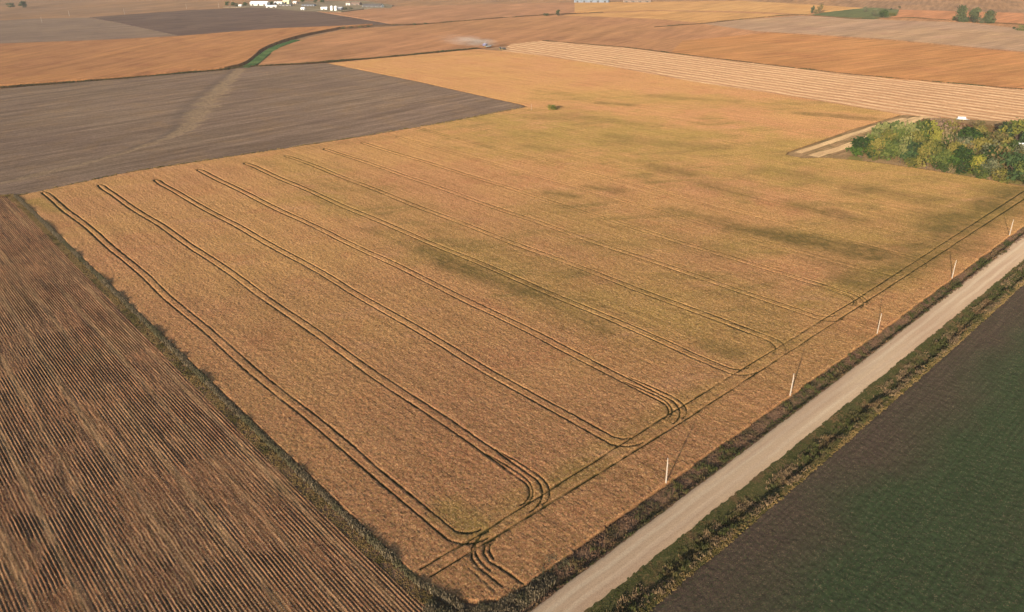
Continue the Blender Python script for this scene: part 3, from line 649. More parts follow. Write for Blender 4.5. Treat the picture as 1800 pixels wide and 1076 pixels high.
def crown_mesh(kind, seed):
    g = np.random.default_rng(seed)
    lob = {'round': 15, 'wide': 20, 'tall': 16, 'column': 15, 'wisp': 17, 'bush': 10, 'cone': 18}[kind]; cen = []
    for i in range(lob):
        if kind == 'cone':
            z = .10+.86*i/lob; r = .40*(1-z)*(.5+.5*g.random()); a = g.random()*6.28; s = .06+.20*(1-z)
        elif kind == 'column':
            z = .12+.80*(i+.5)/lob; r = .16*g.random(); a = g.random()*6.28; s = .13+.10*g.random()
        elif kind in ('tall', 'wisp'):
            z = .20+.68*(i+.5)/lob; r = (.14+.30*math.sin(math.pi*min(1, z)))*g.random()**.5; a = g.random()*6.28; s = .10+.12*g.random()
        elif kind == 'bush':
            z = .14+.55*g.random(); r = .34*g.random()**.5; a = g.random()*6.28; s = .18+.12*g.random()
        else:
            z = .20+.62*g.random()**.8; r = (.40 if kind == 'wide' else .34)*math.sin(math.pi*min(1, .15+z*.85))*g.random()**.45; a = g.random()*6.28; s = .12+.13*g.random()
        cen.append((r*math.cos(a), r*math.sin(a), z, s))
    n = {'wisp': 620, 'bush': 520}.get(kind, 900)
    cen = np.array(cen); i = g.choice(lob, n, p=cen[:, 3]**2/np.sum(cen[:, 3]**2))
    d = g.normal(size=(n, 3)); d /= np.linalg.norm(d, axis=1)[:, None]
    rad = cen[i, 3]*(1+.28*g.normal(size=n)*(1.3 if kind == 'wisp' else .6))*np.where(g.random(n) < .25, .6, 1)
    P = cen[i, :3]+d*rad[:, None]*np.array([1, 1, .85]); P[:, 2] = np.clip(P[:, 2], .03, 1.03)
    nr = d+g.normal(size=(n, 3))*.7; nr /= np.linalg.norm(nr, axis=1)[:, None]
    t = np.cross(nr, g.normal(size=(n, 3))); t /= np.linalg.norm(t, axis=1)[:, None]; b = np.cross(nr, t)
    s = (.024+.036*g.random(n))*(1.0 if kind != 'wisp' else .8)
    V = np.stack([P-t*s[:, None]-b*s[:, None]*.6, P+t*s[:, None]-b*s[:, None]*.5, P+t*s[:, None]*.8+b*s[:, None]*.7, P-t*s[:, None]*.6+b*s[:, None]*.6], 1).reshape(-1, 3)
    lobc = g.random(lob)[i]
    return np_mesh('crown', V, np.arange(4*n).reshape(n, 4), {'rnd': np.repeat(g.random(n), 4), 'clump': np.repeat(lobc, 4)})
def trunk_mesh(kind, seed):
    g = random.Random(seed); bm = bmesh.new()
    def limb(p, q, r0, r1, nseg=3):
        p, q = Vector(p), Vector(q); ax = (q-p).normalized(); u = ax.orthogonal().normalized(); v = ax.cross(u); prev = None
        for k in range(nseg+1):
            t = k/nseg; c = p.lerp(q, t)+Vector((g.uniform(-1, 1), g.uniform(-1, 1), 0))*r1*.8*(0 < k < nseg); r = r0+(r1-r0)*t
            ring = [bm.verts.new(c+(u*math.cos(j*math.pi/3)+v*math.sin(j*math.pi/3))*r) for j in range(6)]
            if prev: [bm.faces.new((prev[j], prev[(j+1) % 6], ring[(j+1) % 6], ring[j])) for j in range(6)]
            prev = ring
    top = .8 if kind != 'bush' else .4
    limb((0, 0, 0), (0, 0, top*.55), .030, .02); limb((0, 0, top*.55), (.02, 0, top), .02, .006)
    for k in range(7):
        z = .16+.5*k/7*(top/.8); a = g.uniform(0, 6.28); L = .16+.16*g.random()
        limb((0, 0, z), (L*math.cos(a), L*math.sin(a), z+L*.9), .012, .003, 2)
    me = bpy.data.meshes.new('trunk'); bm.to_mesh(me); bm.free(); me.materials.append(bark); return me
for k in ('round', 'wide', 'tall', 'column', 'wisp', 'bush', 'cone'):
    for v in range(2): CROWN[k, v] = (crown_mesh(k, hash((len(k), v)) % 97+v*7), trunk_mesh(k, v))
for v in CROWN.values(): v[0].materials.append(PM['green'])
_tc = [0]
def tree(x, y, hgt, wid, kind, col, label, cat='tree', group=None, name=None, z=0.0):
    """hgt, wid in metres"""
    _tc[0] += 1; cm, tm = CROWN[kind, _tc[0] % 2]
    wn = {'wide': .95, 'round': .88, 'tall': .80, 'column': .55, 'wisp': .80, 'bush': .95, 'cone': .80}[kind]
    name = name or {'bush': 'bush', 'cone': 'conifer_tree'}.get(kind, 'tree')
    t = empty(name, (x, y, z), random.uniform(0, 6.28), (wid/wn, wid/wn, hgt))
    tag(t, label, cat, group)
    c = bpy.data.objects.new('crown', cm); C.objects.link(c); c.parent = t
    c.material_slots[0].link = 'OBJECT'; c.material_slots[0].material = PM[col]
    b = bpy.data.objects.new('trunk', tm); C.objects.link(b); b.parent = t
    return t
def ptree(px, pyt, pyb, wpx, kind, col, label, group=None, **k):
    """crown seen from pixel row pyt (top) to pyb (foot), centred on column px, wpx wide"""
    x, y = W(px, pyb); dep = math.sqrt(x*x+y*y); 
    lo, hi = 1, 45
    def ty(h):    # pixel row of a point h above the foot
        p = AX*x+AY*y+UP*(h-H); return 538-F_*p[1]/-p[2]
    for _ in range(30):
        m = (lo+hi)/2
        if ty(m) > pyt: lo = m
        else: hi = m
    p = AX*x+AY*y-UP*H; ppm = F_/-p[2]
    wm = wpx/ppm
    hgt = (lo+hi)/2
    return tree(x, y, hgt, wm, kind, col, label, group=group, **k)
G = 'trees of the grove at the right edge of the crop'
grove = [  # column, top, foot, width, kind, colour, label
 (1556, 216, 232, 22, 'bush', 'dkgreen', 'small dark green bush at the back left of the grove beside the mown strip'),
 (1572, 217, 230, 20, 'bush', 'olive', 'low olive bush just right of the small dark bush at the back of the grove'),
 (1636, 210, 226, 22, 'bush', 'ygreen', 'yellow orange bush at the back of the grove where the mown strips meet'),
 (1548, 220, 268, 30, 'tall', 'pale', 'pale olive tree right behind the round dark tree at the left end of the grove'),
 (1568, 217, 266, 32, 'round', 'pale', 'tall pale grey green tree in the left part of the grove'),
 (1590, 219, 268, 32, 'round', 'pale', 'broad pale green tree left of the yellow green one in the grove'),
 (1612, 216, 264, 28, 'round', 'green', 'mid green tree in the back row between the pale and yellow green trees'),
 (1632, 217, 266, 28, 'tall', 'ygreen', 'bright yellow green tree in the back row of the grove'),
 (1652, 211, 250, 30, 'wisp', 'bare', 'purplish brown nearly bare tree at the back of the grove'),
 (1670, 214, 252, 24, 'wisp', 'olive', 'thin olive tree just right of the purplish bare tree'),
 (1513, 243, 279, 38, 'wide', 'dkgreen', 'round dark green tree at the far left end of the grove'),
 (1538, 246, 282, 30, 'round', 'olive', 'low olive tree in the front row beside the round dark end tree'),
 (1558, 248, 284, 30, 'round', 'green', 'green tree in the front row left of the thin straw coloured one'),
 (1582, 240, 288, 22, 'wisp', 'pale', 'thin straw green tree in the front row of the grove'),
 (1600, 252, 292, 26, 'round', 'teal', 'dark blue green tree in the front row left of the wide olive tree'),
 (1610, 240, 275, 24, 'round', 'dkgreen', 'dark green tree behind the wide olive tree'),
 (1628, 248, 296, 36, 'wide', 'olive', 'wide olive and yellow tree in the front row of the grove'),
 (1652, 240, 286, 20, 'tall', 'dkgreen', 'narrow dark green tree right behind the wide olive tree'),
 (1668, 234, 286, 26, 'wisp', 'tan', 'tan half bare tree in the middle of the grove'),
 (1656, 268, 301, 28, 'round', 'green', 'green tree in the front row below the tan half bare tree'),
 (1698, 228, 272, 42, 'wide', 'dkgreen', 'big dark green tree crowning the middle of the grove'),
 (1716, 226, 256, 26, 'round', 'olive', 'olive yellow tree behind the right side of the big dark green tree'),
 (1686, 262, 306, 30, 'round', 'dkgreen', 'deep green tree in the front row left of the bright yellow one'),
 (1702, 258, 296, 26, 'tall', 'brown', 'orange brown tree behind the bright yellow one'),
 (1713, 276, 309, 22, 'round', 'yellow', 'small bright yellow tree in the front row of the grove'),
 (1728, 252, 300, 24, 'wisp', 'grey', 'grey green airy tree right of the bright yellow one'),
 (1742, 232, 270, 34, 'wide', 'brown', 'brownish olive tree behind the grey green airy tree'),
 (1752, 262, 312, 28, 'wisp', 'brown', 'brown thinning tree in the front row between green ones'),
 (1736, 282, 314, 24, 'round', 'grey', 'low grey green tree in the front row right of the bright yellow one'),
 (1764, 246, 286, 24, 'tall', 'olive', 'olive tree behind the thinning brown front tree'),
 (1776, 252, 292, 24, 'round', 'green', 'green tree standing left of the white roofed house'),
 (1774, 272, 319, 34, 'wide', 'teal', 'large blue green tree in the front row near the right edge'),
 (1797, 268, 305, 28, 'round', 'brown', 'brown green tree just below the white roof'),
 (1800, 286, 325, 36, 'wide', 'green', 'large green tree at the right end of the front row'),
 (1786, 212, 248, 36, 'wide', 'ygreen', 'broad yellow green tree behind the white roofed house'),
 (1803, 226, 256, 20, 'cone', 'teal', 'dark conifer at the right edge above the white roof'),
 (1760, 216, 243, 15, 'cone', 'teal', 'dark narrow conifer left of the broad yellow green tree'),
 (1769, 224, 250, 13, 'cone', 'teal', 'shorter dark conifer next to the narrow one behind the grove'),
 (1700, 222, 238, 14, 'bush', 'dkgreen', 'small dark shrub on the weedy ground behind the big dark green tree'),
 (1722, 214, 226, 20, 'bush', 'brown', 'low rusty brown bush on the weedy ground behind the grove'),
 (1675, 284, 304, 16, 'bush', 'tan', 'low tan bush at the foot of the front row in the middle of the grove'),
 (1528, 240, 272, 24, 'round', 'green', 'green tree filling the gap behind the round dark end tree'),
 (1556, 232, 274, 28, 'round', 'olive', 'olive tree in the middle row at the left part of the grove'),
 (1580, 230, 276, 28, 'round', 'green', 'green tree in the middle row behind the thin straw green one'),
 (1604, 232, 280, 28, 'wide', 'olive', 'olive tree in the middle row behind the dark blue green one'),
 (1640, 232, 280, 26, 'round', 'ygreen', 'yellow green tree in the middle row behind the wide olive one'),
 (1643, 262, 298, 24, 'round', 'green', 'green front tree just right of the wide olive and yellow one'),
 (1672, 252, 298, 24, 'wide', 'olive', 'olive tree in the middle row left of the deep green front tree'),
 (1688, 244, 288, 28, 'round', 'grey', 'greyish green tree below the big dark green crown'),
 (1718, 246, 292, 28, 'wide', 'olive', 'olive tree in the middle row behind the bright yellow one'),
 (1735, 262, 306, 26, 'round', 'dkgreen', 'dark green tree just right of the bright yellow one'),
 (1758, 258, 302, 28, 'round', 'green', 'green tree in the middle row near the right side of the grove'),
 (1724, 290, 313, 20, 'bush', 'green', 'low green bush at the front just right of the bright yellow tree'),
 (1758, 296, 320, 24, 'bush', 'olive', 'low olive bush at the front before the thinning brown tree'),
 (1600, 274, 294, 20, 'bush', 'olive', 'low olive bush at the foot of the dark blue green front tree'),
 (1790, 258, 300, 28, 'round', 'grey', 'grey green tree directly in front of the white roofed house wall'),
 (1824, 262, 316, 44, 'wide', 'dkgreen', 'dark green tree cut by the right edge of the picture')]
for a in grove: ptree(a[0], a[1]-4, a[2]+1, a[3]*1.42, *a[4:6], a[6], G, cat='bush' if a[4] == 'bush' else 'tree')
D = 'lone trees among the distant fields'
far_trees = [
 (19, 5, 13.5, 15, 'wide', 'far', 'grey green wide tree at the far top left corner'), (43, 2, 14, 14, 'round', 'teal', 'darker tall tree second from the top left corner'),
 (1427, 9, 24, 6, 'tall', 'far', 'slim tree left of the pair at the tip of the green patch'), (1441, 6, 23, 8, 'wisp', 'brown', 'brownish half bare tree at the tip of the green patch'), (1433, 15, 24, 6, 'bush', 'brown', 'low brown bush between the two slim trees'),
 (1553, 16, 31, 16, 'wide', 'dkgreen', 'dark green tree on the right of the far green patch'), (1536, 15, 29, 12, 'wisp', 'grey', 'grey bare tree in the middle of the far green patch'), (1568, 20, 29, 14, 'bush', 'olive', 'olive bush right of the dark tree on the far green patch'), (1522, 11, 22, 9, 'wisp', 'grey', 'small grey tree at the back of the far green patch'),
 (1581, 10, 14.5, 4, 'bush', 'teal', 'tiny dark bush beyond the far green patch'), (1566, 13, 17.5, 4, 'bush', 'teal', 'tiny dark bush just behind the dark tree on the far green patch'),
 (1687, 9, 39, 15, 'column', 'far', 'tallest column shaped tree on the left of the three tree clump'), (1711, 13, 40, 24, 'round', 'far', 'broad green tree in the middle of the three tree clump'), (1737, 18, 41, 17, 'column', 'far', 'dark rounded tree on the right of the three tree clump'),
 (1677, 27, 36, 7, 'bush', 'dkgreen', 'small dark bush at the left foot of the three tree clump'), (1698, 27, 39, 10, 'bush', 'far', 'bush filling the gap between the left and middle clump trees'), (1724, 30, 41, 10, 'bush', 'grey', 'greyish bush filling the gap before the right clump tree'),
 (1782, 46, 51, 5, 'bush', 'teal', 'very dark small bush near the right edge of the far fields'), (1795, 42, 54, 18, 'bush', 'pale', 'pale green shrub patch at the right edge of the far fields'),
 (960, 22, 28, 10, 'bush', 'far', 'low dark bush on the boundary line above the harvester'), (981, 17, 28, 9, 'round', 'far', 'small round dark tree on the boundary line above the harvester'),
 (970, 181, 195, 15, 'bush', 'yellow', 'small yellow green bush alone at the tip of the grey field'),
 (604, 46, 50.5, 9, 'bush', 'far', 'first dark bush on the upper end of the waterway'), (617, 45.5, 49.5, 7, 'bush', 'far', 'second dark bush on the upper end of the waterway'), (633, 45, 48, 8, 'bush', 'olive', 'olive bush in the middle of the row above the waterway'), (647, 44, 47.5, 7, 'bush', 'far', 'dark bush ending the row above the waterway'),
 (729, 40, 44, 7, 'bush', 'far', 'left of two small bushes on the thin boundary line'), (748, 39, 43, 6, 'bush', 'far', 'right of two small bushes on the thin boundary line')]
for a in far_trees: ptree(a[0], a[1], a[2], a[3]*1.05, *a[4:6], a[6], D, cat='bush' if a[4] == 'bush' else 'tree')
farm_trees = [(400, 2.5, 10, 10, 'wide', 'leftmost dark tree of the row before the long white barn'), (410, 3.5, 10.3, 10, 'round', 'second dark tree of the row before the long white barn'), (417, 4.5, 11, 8, 'bush', 'bush left of the small white shed'), (431, 4, 10.5, 10, 'round', 'dark tree between the small white shed and the long barn'),
 (477, 1.5, 8.5, 6, 'tall', 'narrow tree at the right end of the long white barn'), (532, -5, 5, 8, 'round', 'green tree above the vehicles in the farmyard'), (555, -4, 5, 9, 'round', 'green tree right of the middle of the farmyard'), (567, -2, 6, 8, 'wide', 'darker green tree next to the concrete yard'),
 (608, 12, 17, 9, 'bush', 'dark low bush right of the blue grey shed'), (617, 12.5, 16.5, 7, 'bush', 'second dark low bush right of the blue grey shed')]
for a in farm_trees: ptree(a[0], a[1], a[2], a[3], a[4], 'teal' if a[4] == 'bush' else 'dkgreen', a[5], 'trees around the distant farmyard', cat='bush' if a[4] == 'bush' else 'tree')

# ================================================================ buildings
mw = flat('white_siding', (.74, .72, .66, 1), .6, .3, .05, .3); mroofw = flat('white_metal_roof', (.78, .78, .76, 1), .4, .4, .05, .3)
mroofd = flat('dark_roof', (.07, .065, .065, 1), .8, .2, .2, .3); mroofb = flat('brown_roof', (.16, .11, .085, 1), .8, .2, .2, .3)
mcream = flat('cream_siding', (.62, .56, .34, 1), .7, .2, .05, .3); mblue = flat('blue_grey_siding', (.16, .19, .24, 1), .6, .3, .1, .3)
mdoor = flat('door_brown', (.05, .045, .045, 1), .6, .3, .1, 1); mglass = flat('window_glass', (.03, .04, .05, 1), .1, .6, .05, 1); mgrey = flat('grey_metal', (.36, .37, .38, 1), .45, .5, .08, .5)
def bx(bm, x0, x1, y0, y1, z0, z1):
    vs = [bm.verts.new((x, y, z)) for z in (z0, z1) for x, y in ((x0, y0), (x1, y0), (x1, y1), (x0, y1))]
    for f in ((0, 3, 2, 1), (4, 5, 6, 7), (0, 1, 5, 4), (1, 2, 6, 5), (2, 3, 7, 6), (3, 0, 4, 7)): bm.faces.new([vs[i] for i in f])
def part(name, fn, mat, parent, bevel=0):
    bm = bmesh.new(); fn(bm); bmesh.ops.recalc_face_normals(bm, faces=bm.faces)
    if bevel: bmesh.ops.bevel(bm, geom=list(bm.edges), offset=bevel, segments=1, affect='EDGES')
    me = bpy.data.meshes.new(name); bm.to_mesh(me); bm.free(); return link(name, me, mat, parent)
def cyl(bm, c, r, h, axis='z', n=20, r2=None):
    m = {'z': Matrix.Identity(4), 'x': Matrix.Rotation(math.pi/2, 4, 'Y'), 'y': Matrix.Rotation(math.pi/2, 4, 'X')}[axis]
    bmesh.ops.create_cone(bm, cap_ends=True, segments=n, radius1=r, radius2=r if r2 is None else r2, depth=h, matrix=Matrix.Translation(c) @ m)
def building(name, px, py, L, Wd, hw, hr, yaw, wall, roof, label, cat, doors=1, windows=3, group='farm buildings at the top of the picture', xy=None, z=0.0):
    x, y = xy or W(px, py); t = empty(name, (x, y, z), yaw); tag(t, label, cat, group)
    def walls(bm):
        vs = [bm.verts.new(p) for p in ((-L/2, -Wd/2, -1.6), (L/2, -Wd/2, -1.6), (L/2, Wd/2, -1.6), (-L/2, Wd/2, -1.6), (-L/2, -Wd/2, hw), (L/2, -Wd/2, hw), (L/2, Wd/2, hw), (-L/2, Wd/2, hw), (-L/2, 0, hw+hr), (L/2, 0, hw+hr))]
        for f in ((0, 1, 5, 4), (2, 3, 7, 6), (1, 2, 6, 9, 5), (3, 0, 4, 8, 7), (0, 3, 2, 1), (4, 5, 9, 8), (6, 7, 8, 9)): bm.faces.new([vs[i] for i in f])
    part('wall', walls, wall, t)
    e = .4; sl_ = hr/(Wd/2)
    def rf(bm):
        for s in (-1, 1):
            a = [(-L/2-e, s*(Wd/2+e), hw-sl_*e+.05), (L/2+e, s*(Wd/2+e), hw-sl_*e+.05), (L/2+e, s*.01, hw+hr+.05), (-L/2-e, s*.01, hw+hr+.05)]
            lo = [bm.verts.new(p) for p in a]; up = [bm.verts.new((p[0], p[1], p[2]+.18)) for p in a]
            bm.faces.new(lo); bm.faces.new(up)
            for i in range(4): bm.faces.new((lo[i], lo[(i+1) % 4], up[(i+1) % 4], up[i]))
    part('roof', rf, roof, t)
    for k in range(doors):
        xx = (k+.5)/doors*L-L/2; dw = min(2.2, L*.12)
        part('door', lambda bm: bx(bm, xx-dw, xx+dw, -Wd/2-.06, -Wd/2+.05, -.2, hw*.72), mdoor, t)
    part('door', lambda bm: bx(bm, -L/2-.06, -L/2+.05, -Wd*.16, Wd*.16, -.2, hw*.8), mdoor, t)
    for k in range(windows):
        xx = (k+.25)/windows*L-L/2
        part('window', lambda bm: bx(bm, xx-.7, xx+.7, -Wd/2-.05, -Wd/2+.05, hw*.45, hw*.78), mglass, t)
    return t
YV = math.atan2(-1, 1)      # long side seen square-on from the camera
yv = lambda px, py: math.atan2(W(px+2, py)[1]-W(px, py)[1], W(px+2, py)[0]-W(px, py)[0])
B = building
B('long_barn', 457, 9.6, 44, 13, 5.5, 3.2, yv(457, 9), mw, mroofw, 'long white barn on the left of the distant farm', 'barn', 3, 4)
B('shed', 423, 11.2, 7, 6, 2.6, 1.2, yv(423, 11), mw, mroofw, 'small white shed left of the long white barn', 'shed', 1, 0)
B('shed', 477, 13.2, 22, 9, 3, 1.6, yv(477, 13)+.5, mw, mroofw, 'low slanting white shed in front of the right end of the long barn', 'shed', 2, 2)
B('shed', 490, 7.6, 20, 9, 4, 1.8, yv(490, 7), mw, mroofw, 'white shed right of the narrow tree by the long barn', 'shed', 2, 2)
B('barn', 505, 6.6, 16, 12, 6.5, 3.6, yv(505, 6), mcream, mcream, 'cream yellow barn behind the white farm sheds', 'barn', 1, 2)
B('shed', 519, 6.4, 9, 7, 3.4, 1.4, yv(519, 6), flat('pinkish_siding', (.62, .48, .42, 1), .7, .2, .05, .3), mroofw, 'small pinkish shed right of the cream yellow barn', 'shed', 1, 1)
B('shed', 503, 10.6, 28, 8, 2.8, 1.3, yv(503, 10), flat('grey_siding', (.22, .21, .21, 1), .8, .2, .1, .3), mroofd, 'long low dark grey shed in front of the cream yellow barn', 'shed', 3, 0)
B('shed', 543, 10.8, 30, 10, 3.2, 1.8, yv(543, 10), mblue, mroofd, 'long blue black shed in the middle of the distant farm', 'shed', 4, 0)
B('house', 533, 17.4, 8, 7, 3.0, 1.8, yv(533, 17), mw, mroofw, 'small white house at the front of the farmyard', 'house', 1, 2)
B('house', 570, 17.0, 13, 8, 3.2, 2.0, yv(570, 17)+.25, mw, mroofw, 'white house left of the two tanks', 'house', 1, 3)
B('shed', 598, 17.2, 12, 9, 3.6, 1.8, yv(598, 17), mblue, mgrey, 'blue grey shed right of the two white tanks', 'shed', 1, 2)
B('house', 612, 9.2, 9, 9, 4.6, 3.0, yv(612, 9)+.3, mw, mroofb, 'white gabled house beside the brown roofed shed', 'house', 1, 2)
B('shed', 626, 9.0, 24, 12, 3.6, 2.6, yv(626, 9)-.1, flat('brown_siding', (.2, .15, .12, 1), .8, .2, .1, .3), mroofb, 'brown roofed shed right of the white gabled house', 'shed', 2, 2)
B('poultry_barn', 656, 12.6, 46, 13, 3.6, 2.9, yv(656, 12)-.10, flat('dark_siding', (.12, .12, .12, 1), .7, .2, .2, .6), mroofd, 'long black roofed barn with white gable ends at the right of the farm', 'barn', 4, 8)
B('long_barn', 1040, 4.2, 76, 15, 5.5, 3.5, yv(1040, 4), mblue, mroofd, 'long dark blue barn cut by the top edge right of centre', 'barn', 5, 6)
B('shed', 1120, 4.0, 60, 12, 4.0, 2.2, yv(1120, 4), bpy.data.materials['brown_siding'], mroofb, 'long brown shed at the top edge right of the dark blue barn', 'shed', 4, 4)
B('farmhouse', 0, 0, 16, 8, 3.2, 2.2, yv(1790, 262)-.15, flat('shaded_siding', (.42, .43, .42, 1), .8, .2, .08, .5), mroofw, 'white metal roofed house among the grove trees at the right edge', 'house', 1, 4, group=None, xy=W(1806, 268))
pb = [o for o in C.objects if o.name == 'poultry_barn'][0]
for s_ in (-1, 1):
    def gable(bm):
        a = [(s_*23.08, -6.6, 0), (s_*23.08, 6.6, 0), (s_*23.08, 6.6, 3.4), (s_*23.08, 0, 6.2), (s_*23.08, -6.6, 3.4)]
        lo = [bm.verts.new(p) for p in a]; up = [bm.verts.new((p[0]+s_*.12, p[1], p[2])) for p in a]
        bm.faces.new(lo); bm.faces.new(up)
        for i in range(5): bm.faces.new((lo[i], lo[(i+1) % 5], up[(i+1) % 5], up[i]))
    part('gable_end', gable, mw, pb)
for i, (px, lb) in enumerate(((583.5, 'left of two white tanks in front of the farm'), (590.5, 'right of two white tanks in front of the farm'))):
    x, y = W(px, 18.6+.3*i); t = empty('storage_tank', (x, y, 0)); tag(t, lb, 'tank', 'tanks at the distant farm')
    part('tank_body', lambda bm: cyl(bm, (0, 0, 3.4), 3.1, 9.4), mw, t); part('tank_roof', lambda bm: cyl(bm, (0, 0, 9.0), 3.2, 1.8, r2=.3), mroofw, t)
    part('ladder', lambda bm: [bx(bm, -.3, -.2, -3.25, -3.12, 0, 8), bx(bm, .2, .3, -3.25, -3.12, 0, 8)]+[bx(bm, -.2, .2, -3.23, -3.15, k*.5+.3, k*.5+.36) for k in range(15)], mgrey, t)
# concrete farmyard, lane
slab('farm_yard', WL([(392, 12), (430, 9), (520, 3), (640, 1.5), (690, 9), (688, 14.5), (640, 15.5), (600, 20.5), (535, 20), (470, 14.6), (430, 13)]), .24,
     far_mat('yard_concrete', srgb(176, 158, 136), srgb(156, 138, 112), srgb(134, 124, 92), rot=0, pitch=6, blotch=.7, big=.02))

# ================================================================ utility poles
mpole = flat('weathered_pole', (.34, .29, .23, 1), .8, .15, .12, 4); mins = flat('insulator_grey', (.35, .33, .32, 1), .3, .5, .05, 3)
def pole_tree(name):
    t = empty(name, (0, 0, 0))
    part('pole', lambda bm: cyl(bm, (0, 0, 3.55), .15, 8.3, r2=.11, n=14), mpole, t)
    part('insulator', lambda bm: [cyl(bm, (0, 0, 7.80), .05, .22, n=10), cyl(bm, (0, 0, 7.93), .09, .09, n=10)], mins, t)
    part('ground_wire', lambda bm: bx(bm, -.015, .015, -.215, -.17, 0, 6.8), mins, t)
    return t
def copy_tree(o, parent=None):
    c = o.copy(); C.objects.link(c); c.parent = parent
    for ch in list(o.children): copy_tree(ch, c)
    return c
pp = pole_tree('utility_pole')
for i, (p, lb, ln) in enumerate((((1170, 852), 'pale wooden utility pole nearest the camera beside the gravel road', .3), ((1388, 698), 'second pale utility pole from the camera along the gravel road', 1.2),
        ((1541, 589), 'third pale utility pole from the camera along the gravel road', 1.0), ((1673, 491), 'fourth pale utility pole from the camera along the gravel road', .8), ((1774, 416), 'farthest of the pale utility poles along the gravel road near the right edge', .5))):
    o = pp if i == 0 else copy_tree(pp); x, y = W(*p); o.location = (x, y, -.05); o.rotation_euler = (R(ln*.7), R(-ln), i)
    tag(o, lb, 'utility pole', 'utility poles along the gravel road')
for i, (p, lb) in enumerate((((74, 40), 'light pole on the pale field at the far left'), ((122, 28), 'light pole where the fields meet at the far top left'), ((219, 25), 'light pole on the edge of the dark tilled field left part'), ((328, 15.5), 'light pole on the edge of the dark tilled field middle part'), ((385, 13.5), 'light pole just left of the distant farm trees'), ((934, 195), 'thin pole in the crop near the tip of the grey field'))):
    o = copy_tree(pp); x, y = W(*p); o.location = (x, y, 0); o.rotation_euler = (0, R(.5), i); k = 1.35 if i < 5 else .7; o.scale = (k, k, k)
    tag(o, lb, 'utility pole', 'poles among the distant fields')
bpy.data.objects

# ================================================================ machines at the edge of the cut field
mblu = flat('machine_blue_grey', (.13, .13, .24, 1), .4, .5, .1, 1); mtyre = flat('tyre_rubber', (.02, .02, .02, 1), .9, .1, .1, 3); mdk = flat('machine_dark', (.05, .045, .04, 1), .5, .4, .1, 1)
mrim = flat('rim_yellow', (.5, .38, .08, 1), .5, .4, .05, 1)
def wheel(t, x, y, r, wd):
    w_ = part('wheel', lambda bm: cyl(bm, (x, y, r), r, wd, 'y', 20), mtyre, t)
    part('rim', lambda bm: cyl(bm, (x, y, r), r*.5, wd+.04, 'y', 14), mrim, w_)
x, y = W(853, 82.5); yaw = math.atan2(W(900, 88)[1]-W(860, 84)[1], W(900, 88)[0]-W(860, 84)[0])
t = empty('combine_harvester', (x, y, .1), yaw); tag(t, 'blue grey combine harvester trailing pale dust at the edge of the cut field', 'combine harvester')
part('body', lambda bm: (bx(bm, -3.4, 2.0, -1.5, 1.5, 1.2, 3.6), bx(bm, -2.6, 1.4, -1.25, 1.25, 3.6, 4.1)), mblu, t, .08)
part('cab', lambda bm: bx(bm, 2.05, 3.7, -1.1, 1.1, 1.7, 3.7), mglass, t, .1)
part('cab_roof', lambda bm: bx(bm, 1.95, 3.85, -1.2, 1.2, 3.72, 3.92), mblu, t, .05)
part('feeder_house', lambda bm: bx(bm, 2.4, 5.0, -.7, .7, .5, 1.5), mdk, t)
part('header', lambda bm: (bx(bm, 4.9, 6.3, -4.6, 4.6, .25, .75), bx(bm, 4.8, 5.0, -4.6, 4.6, .25, 1.4)), mdk, t)
part('reel', lambda bm: cyl(bm, (6.1, 0, 1.2), .5, 9.0, 'y', 8), mgrey, t)
part('auger', lambda bm: cyl(bm, (-1.5, 1.4, 3.9), .2, 5.2, 'x', 10), mblu, t)
part('grain_tank', lambda bm: cyl(bm, (-.6, 0, 4.4), 1.3, .7, 'z', 4, 1.9), mgrey, t)
for a in ((2.2, -1.9, .95, .8), (2.2, 1.9, .95, .8), (-2.6, -1.5, .6, .5), (-2.6, 1.5, .6, .5)): wheel(t, *a)
x, y = W(880, 87.5)
t = empty('tractor', (x, y, .1), yaw+.2); tag(t, 'dark tractor standing just in front of the combine harvester', 'tractor')
part('body', lambda bm: (bx(bm, .2, 3.0, -.5, .5, 1.0, 1.9), bx(bm, -1.4, .3, -.7, .7, .9, 1.5)), mdk, t, .06)
part('cab', lambda bm: bx(bm, -1.3, .4, -.8, .8, 1.5, 3.0), mglass, t, .08); part('cab_roof', lambda bm: bx(bm, -1.4, .5, -.9, .9, 3.02, 3.2), mdk, t)
part('exhaust_pipe', lambda bm: cyl(bm, (1.2, .3, 2.4), .07, 1.2, 'z', 8), mgrey, t)
for a in ((-.7, -1.1, .95, .6), (-.7, 1.1, .95, .6), (2.4, -.9, .6, .4), (2.4, .9, .6, .4)): wheel(t, *a)
x2, y2 = x+5.6*math.cos(yaw), y+5.6*math.sin(yaw)
t = empty('grain_cart', (x2, y2, .1), yaw); tag(t, 'low dark grain cart on the right side of the dark tractor', 'grain cart')
def hop(bm):
    vs = [bm.verts.new(p) for p in ((-1.6, -.6, 1), (1.6, -.6, 1), (1.6, .6, 1), (-1.6, .6, 1), (-2.8, -1.5, 2.6), (2.8, -1.5, 2.6), (2.8, 1.5, 2.6), (-2.8, 1.5, 2.6))]
    for f in ((0, 3, 2, 1), (4, 5, 6, 7), (0, 1, 5, 4), (1, 2, 6, 5), (2, 3, 7, 6), (3, 0, 4, 7)): bm.faces.new([vs[i] for i in f])
part('hopper', hop, mdk, t); part('drawbar', lambda bm: bx(bm, -3.6, -1.4, -.1, .1, .8, 1.0), mgrey, t)
for a in ((0, -1.5, .8, .5), (0, 1.5, .8, .5)): wheel(t, *a)
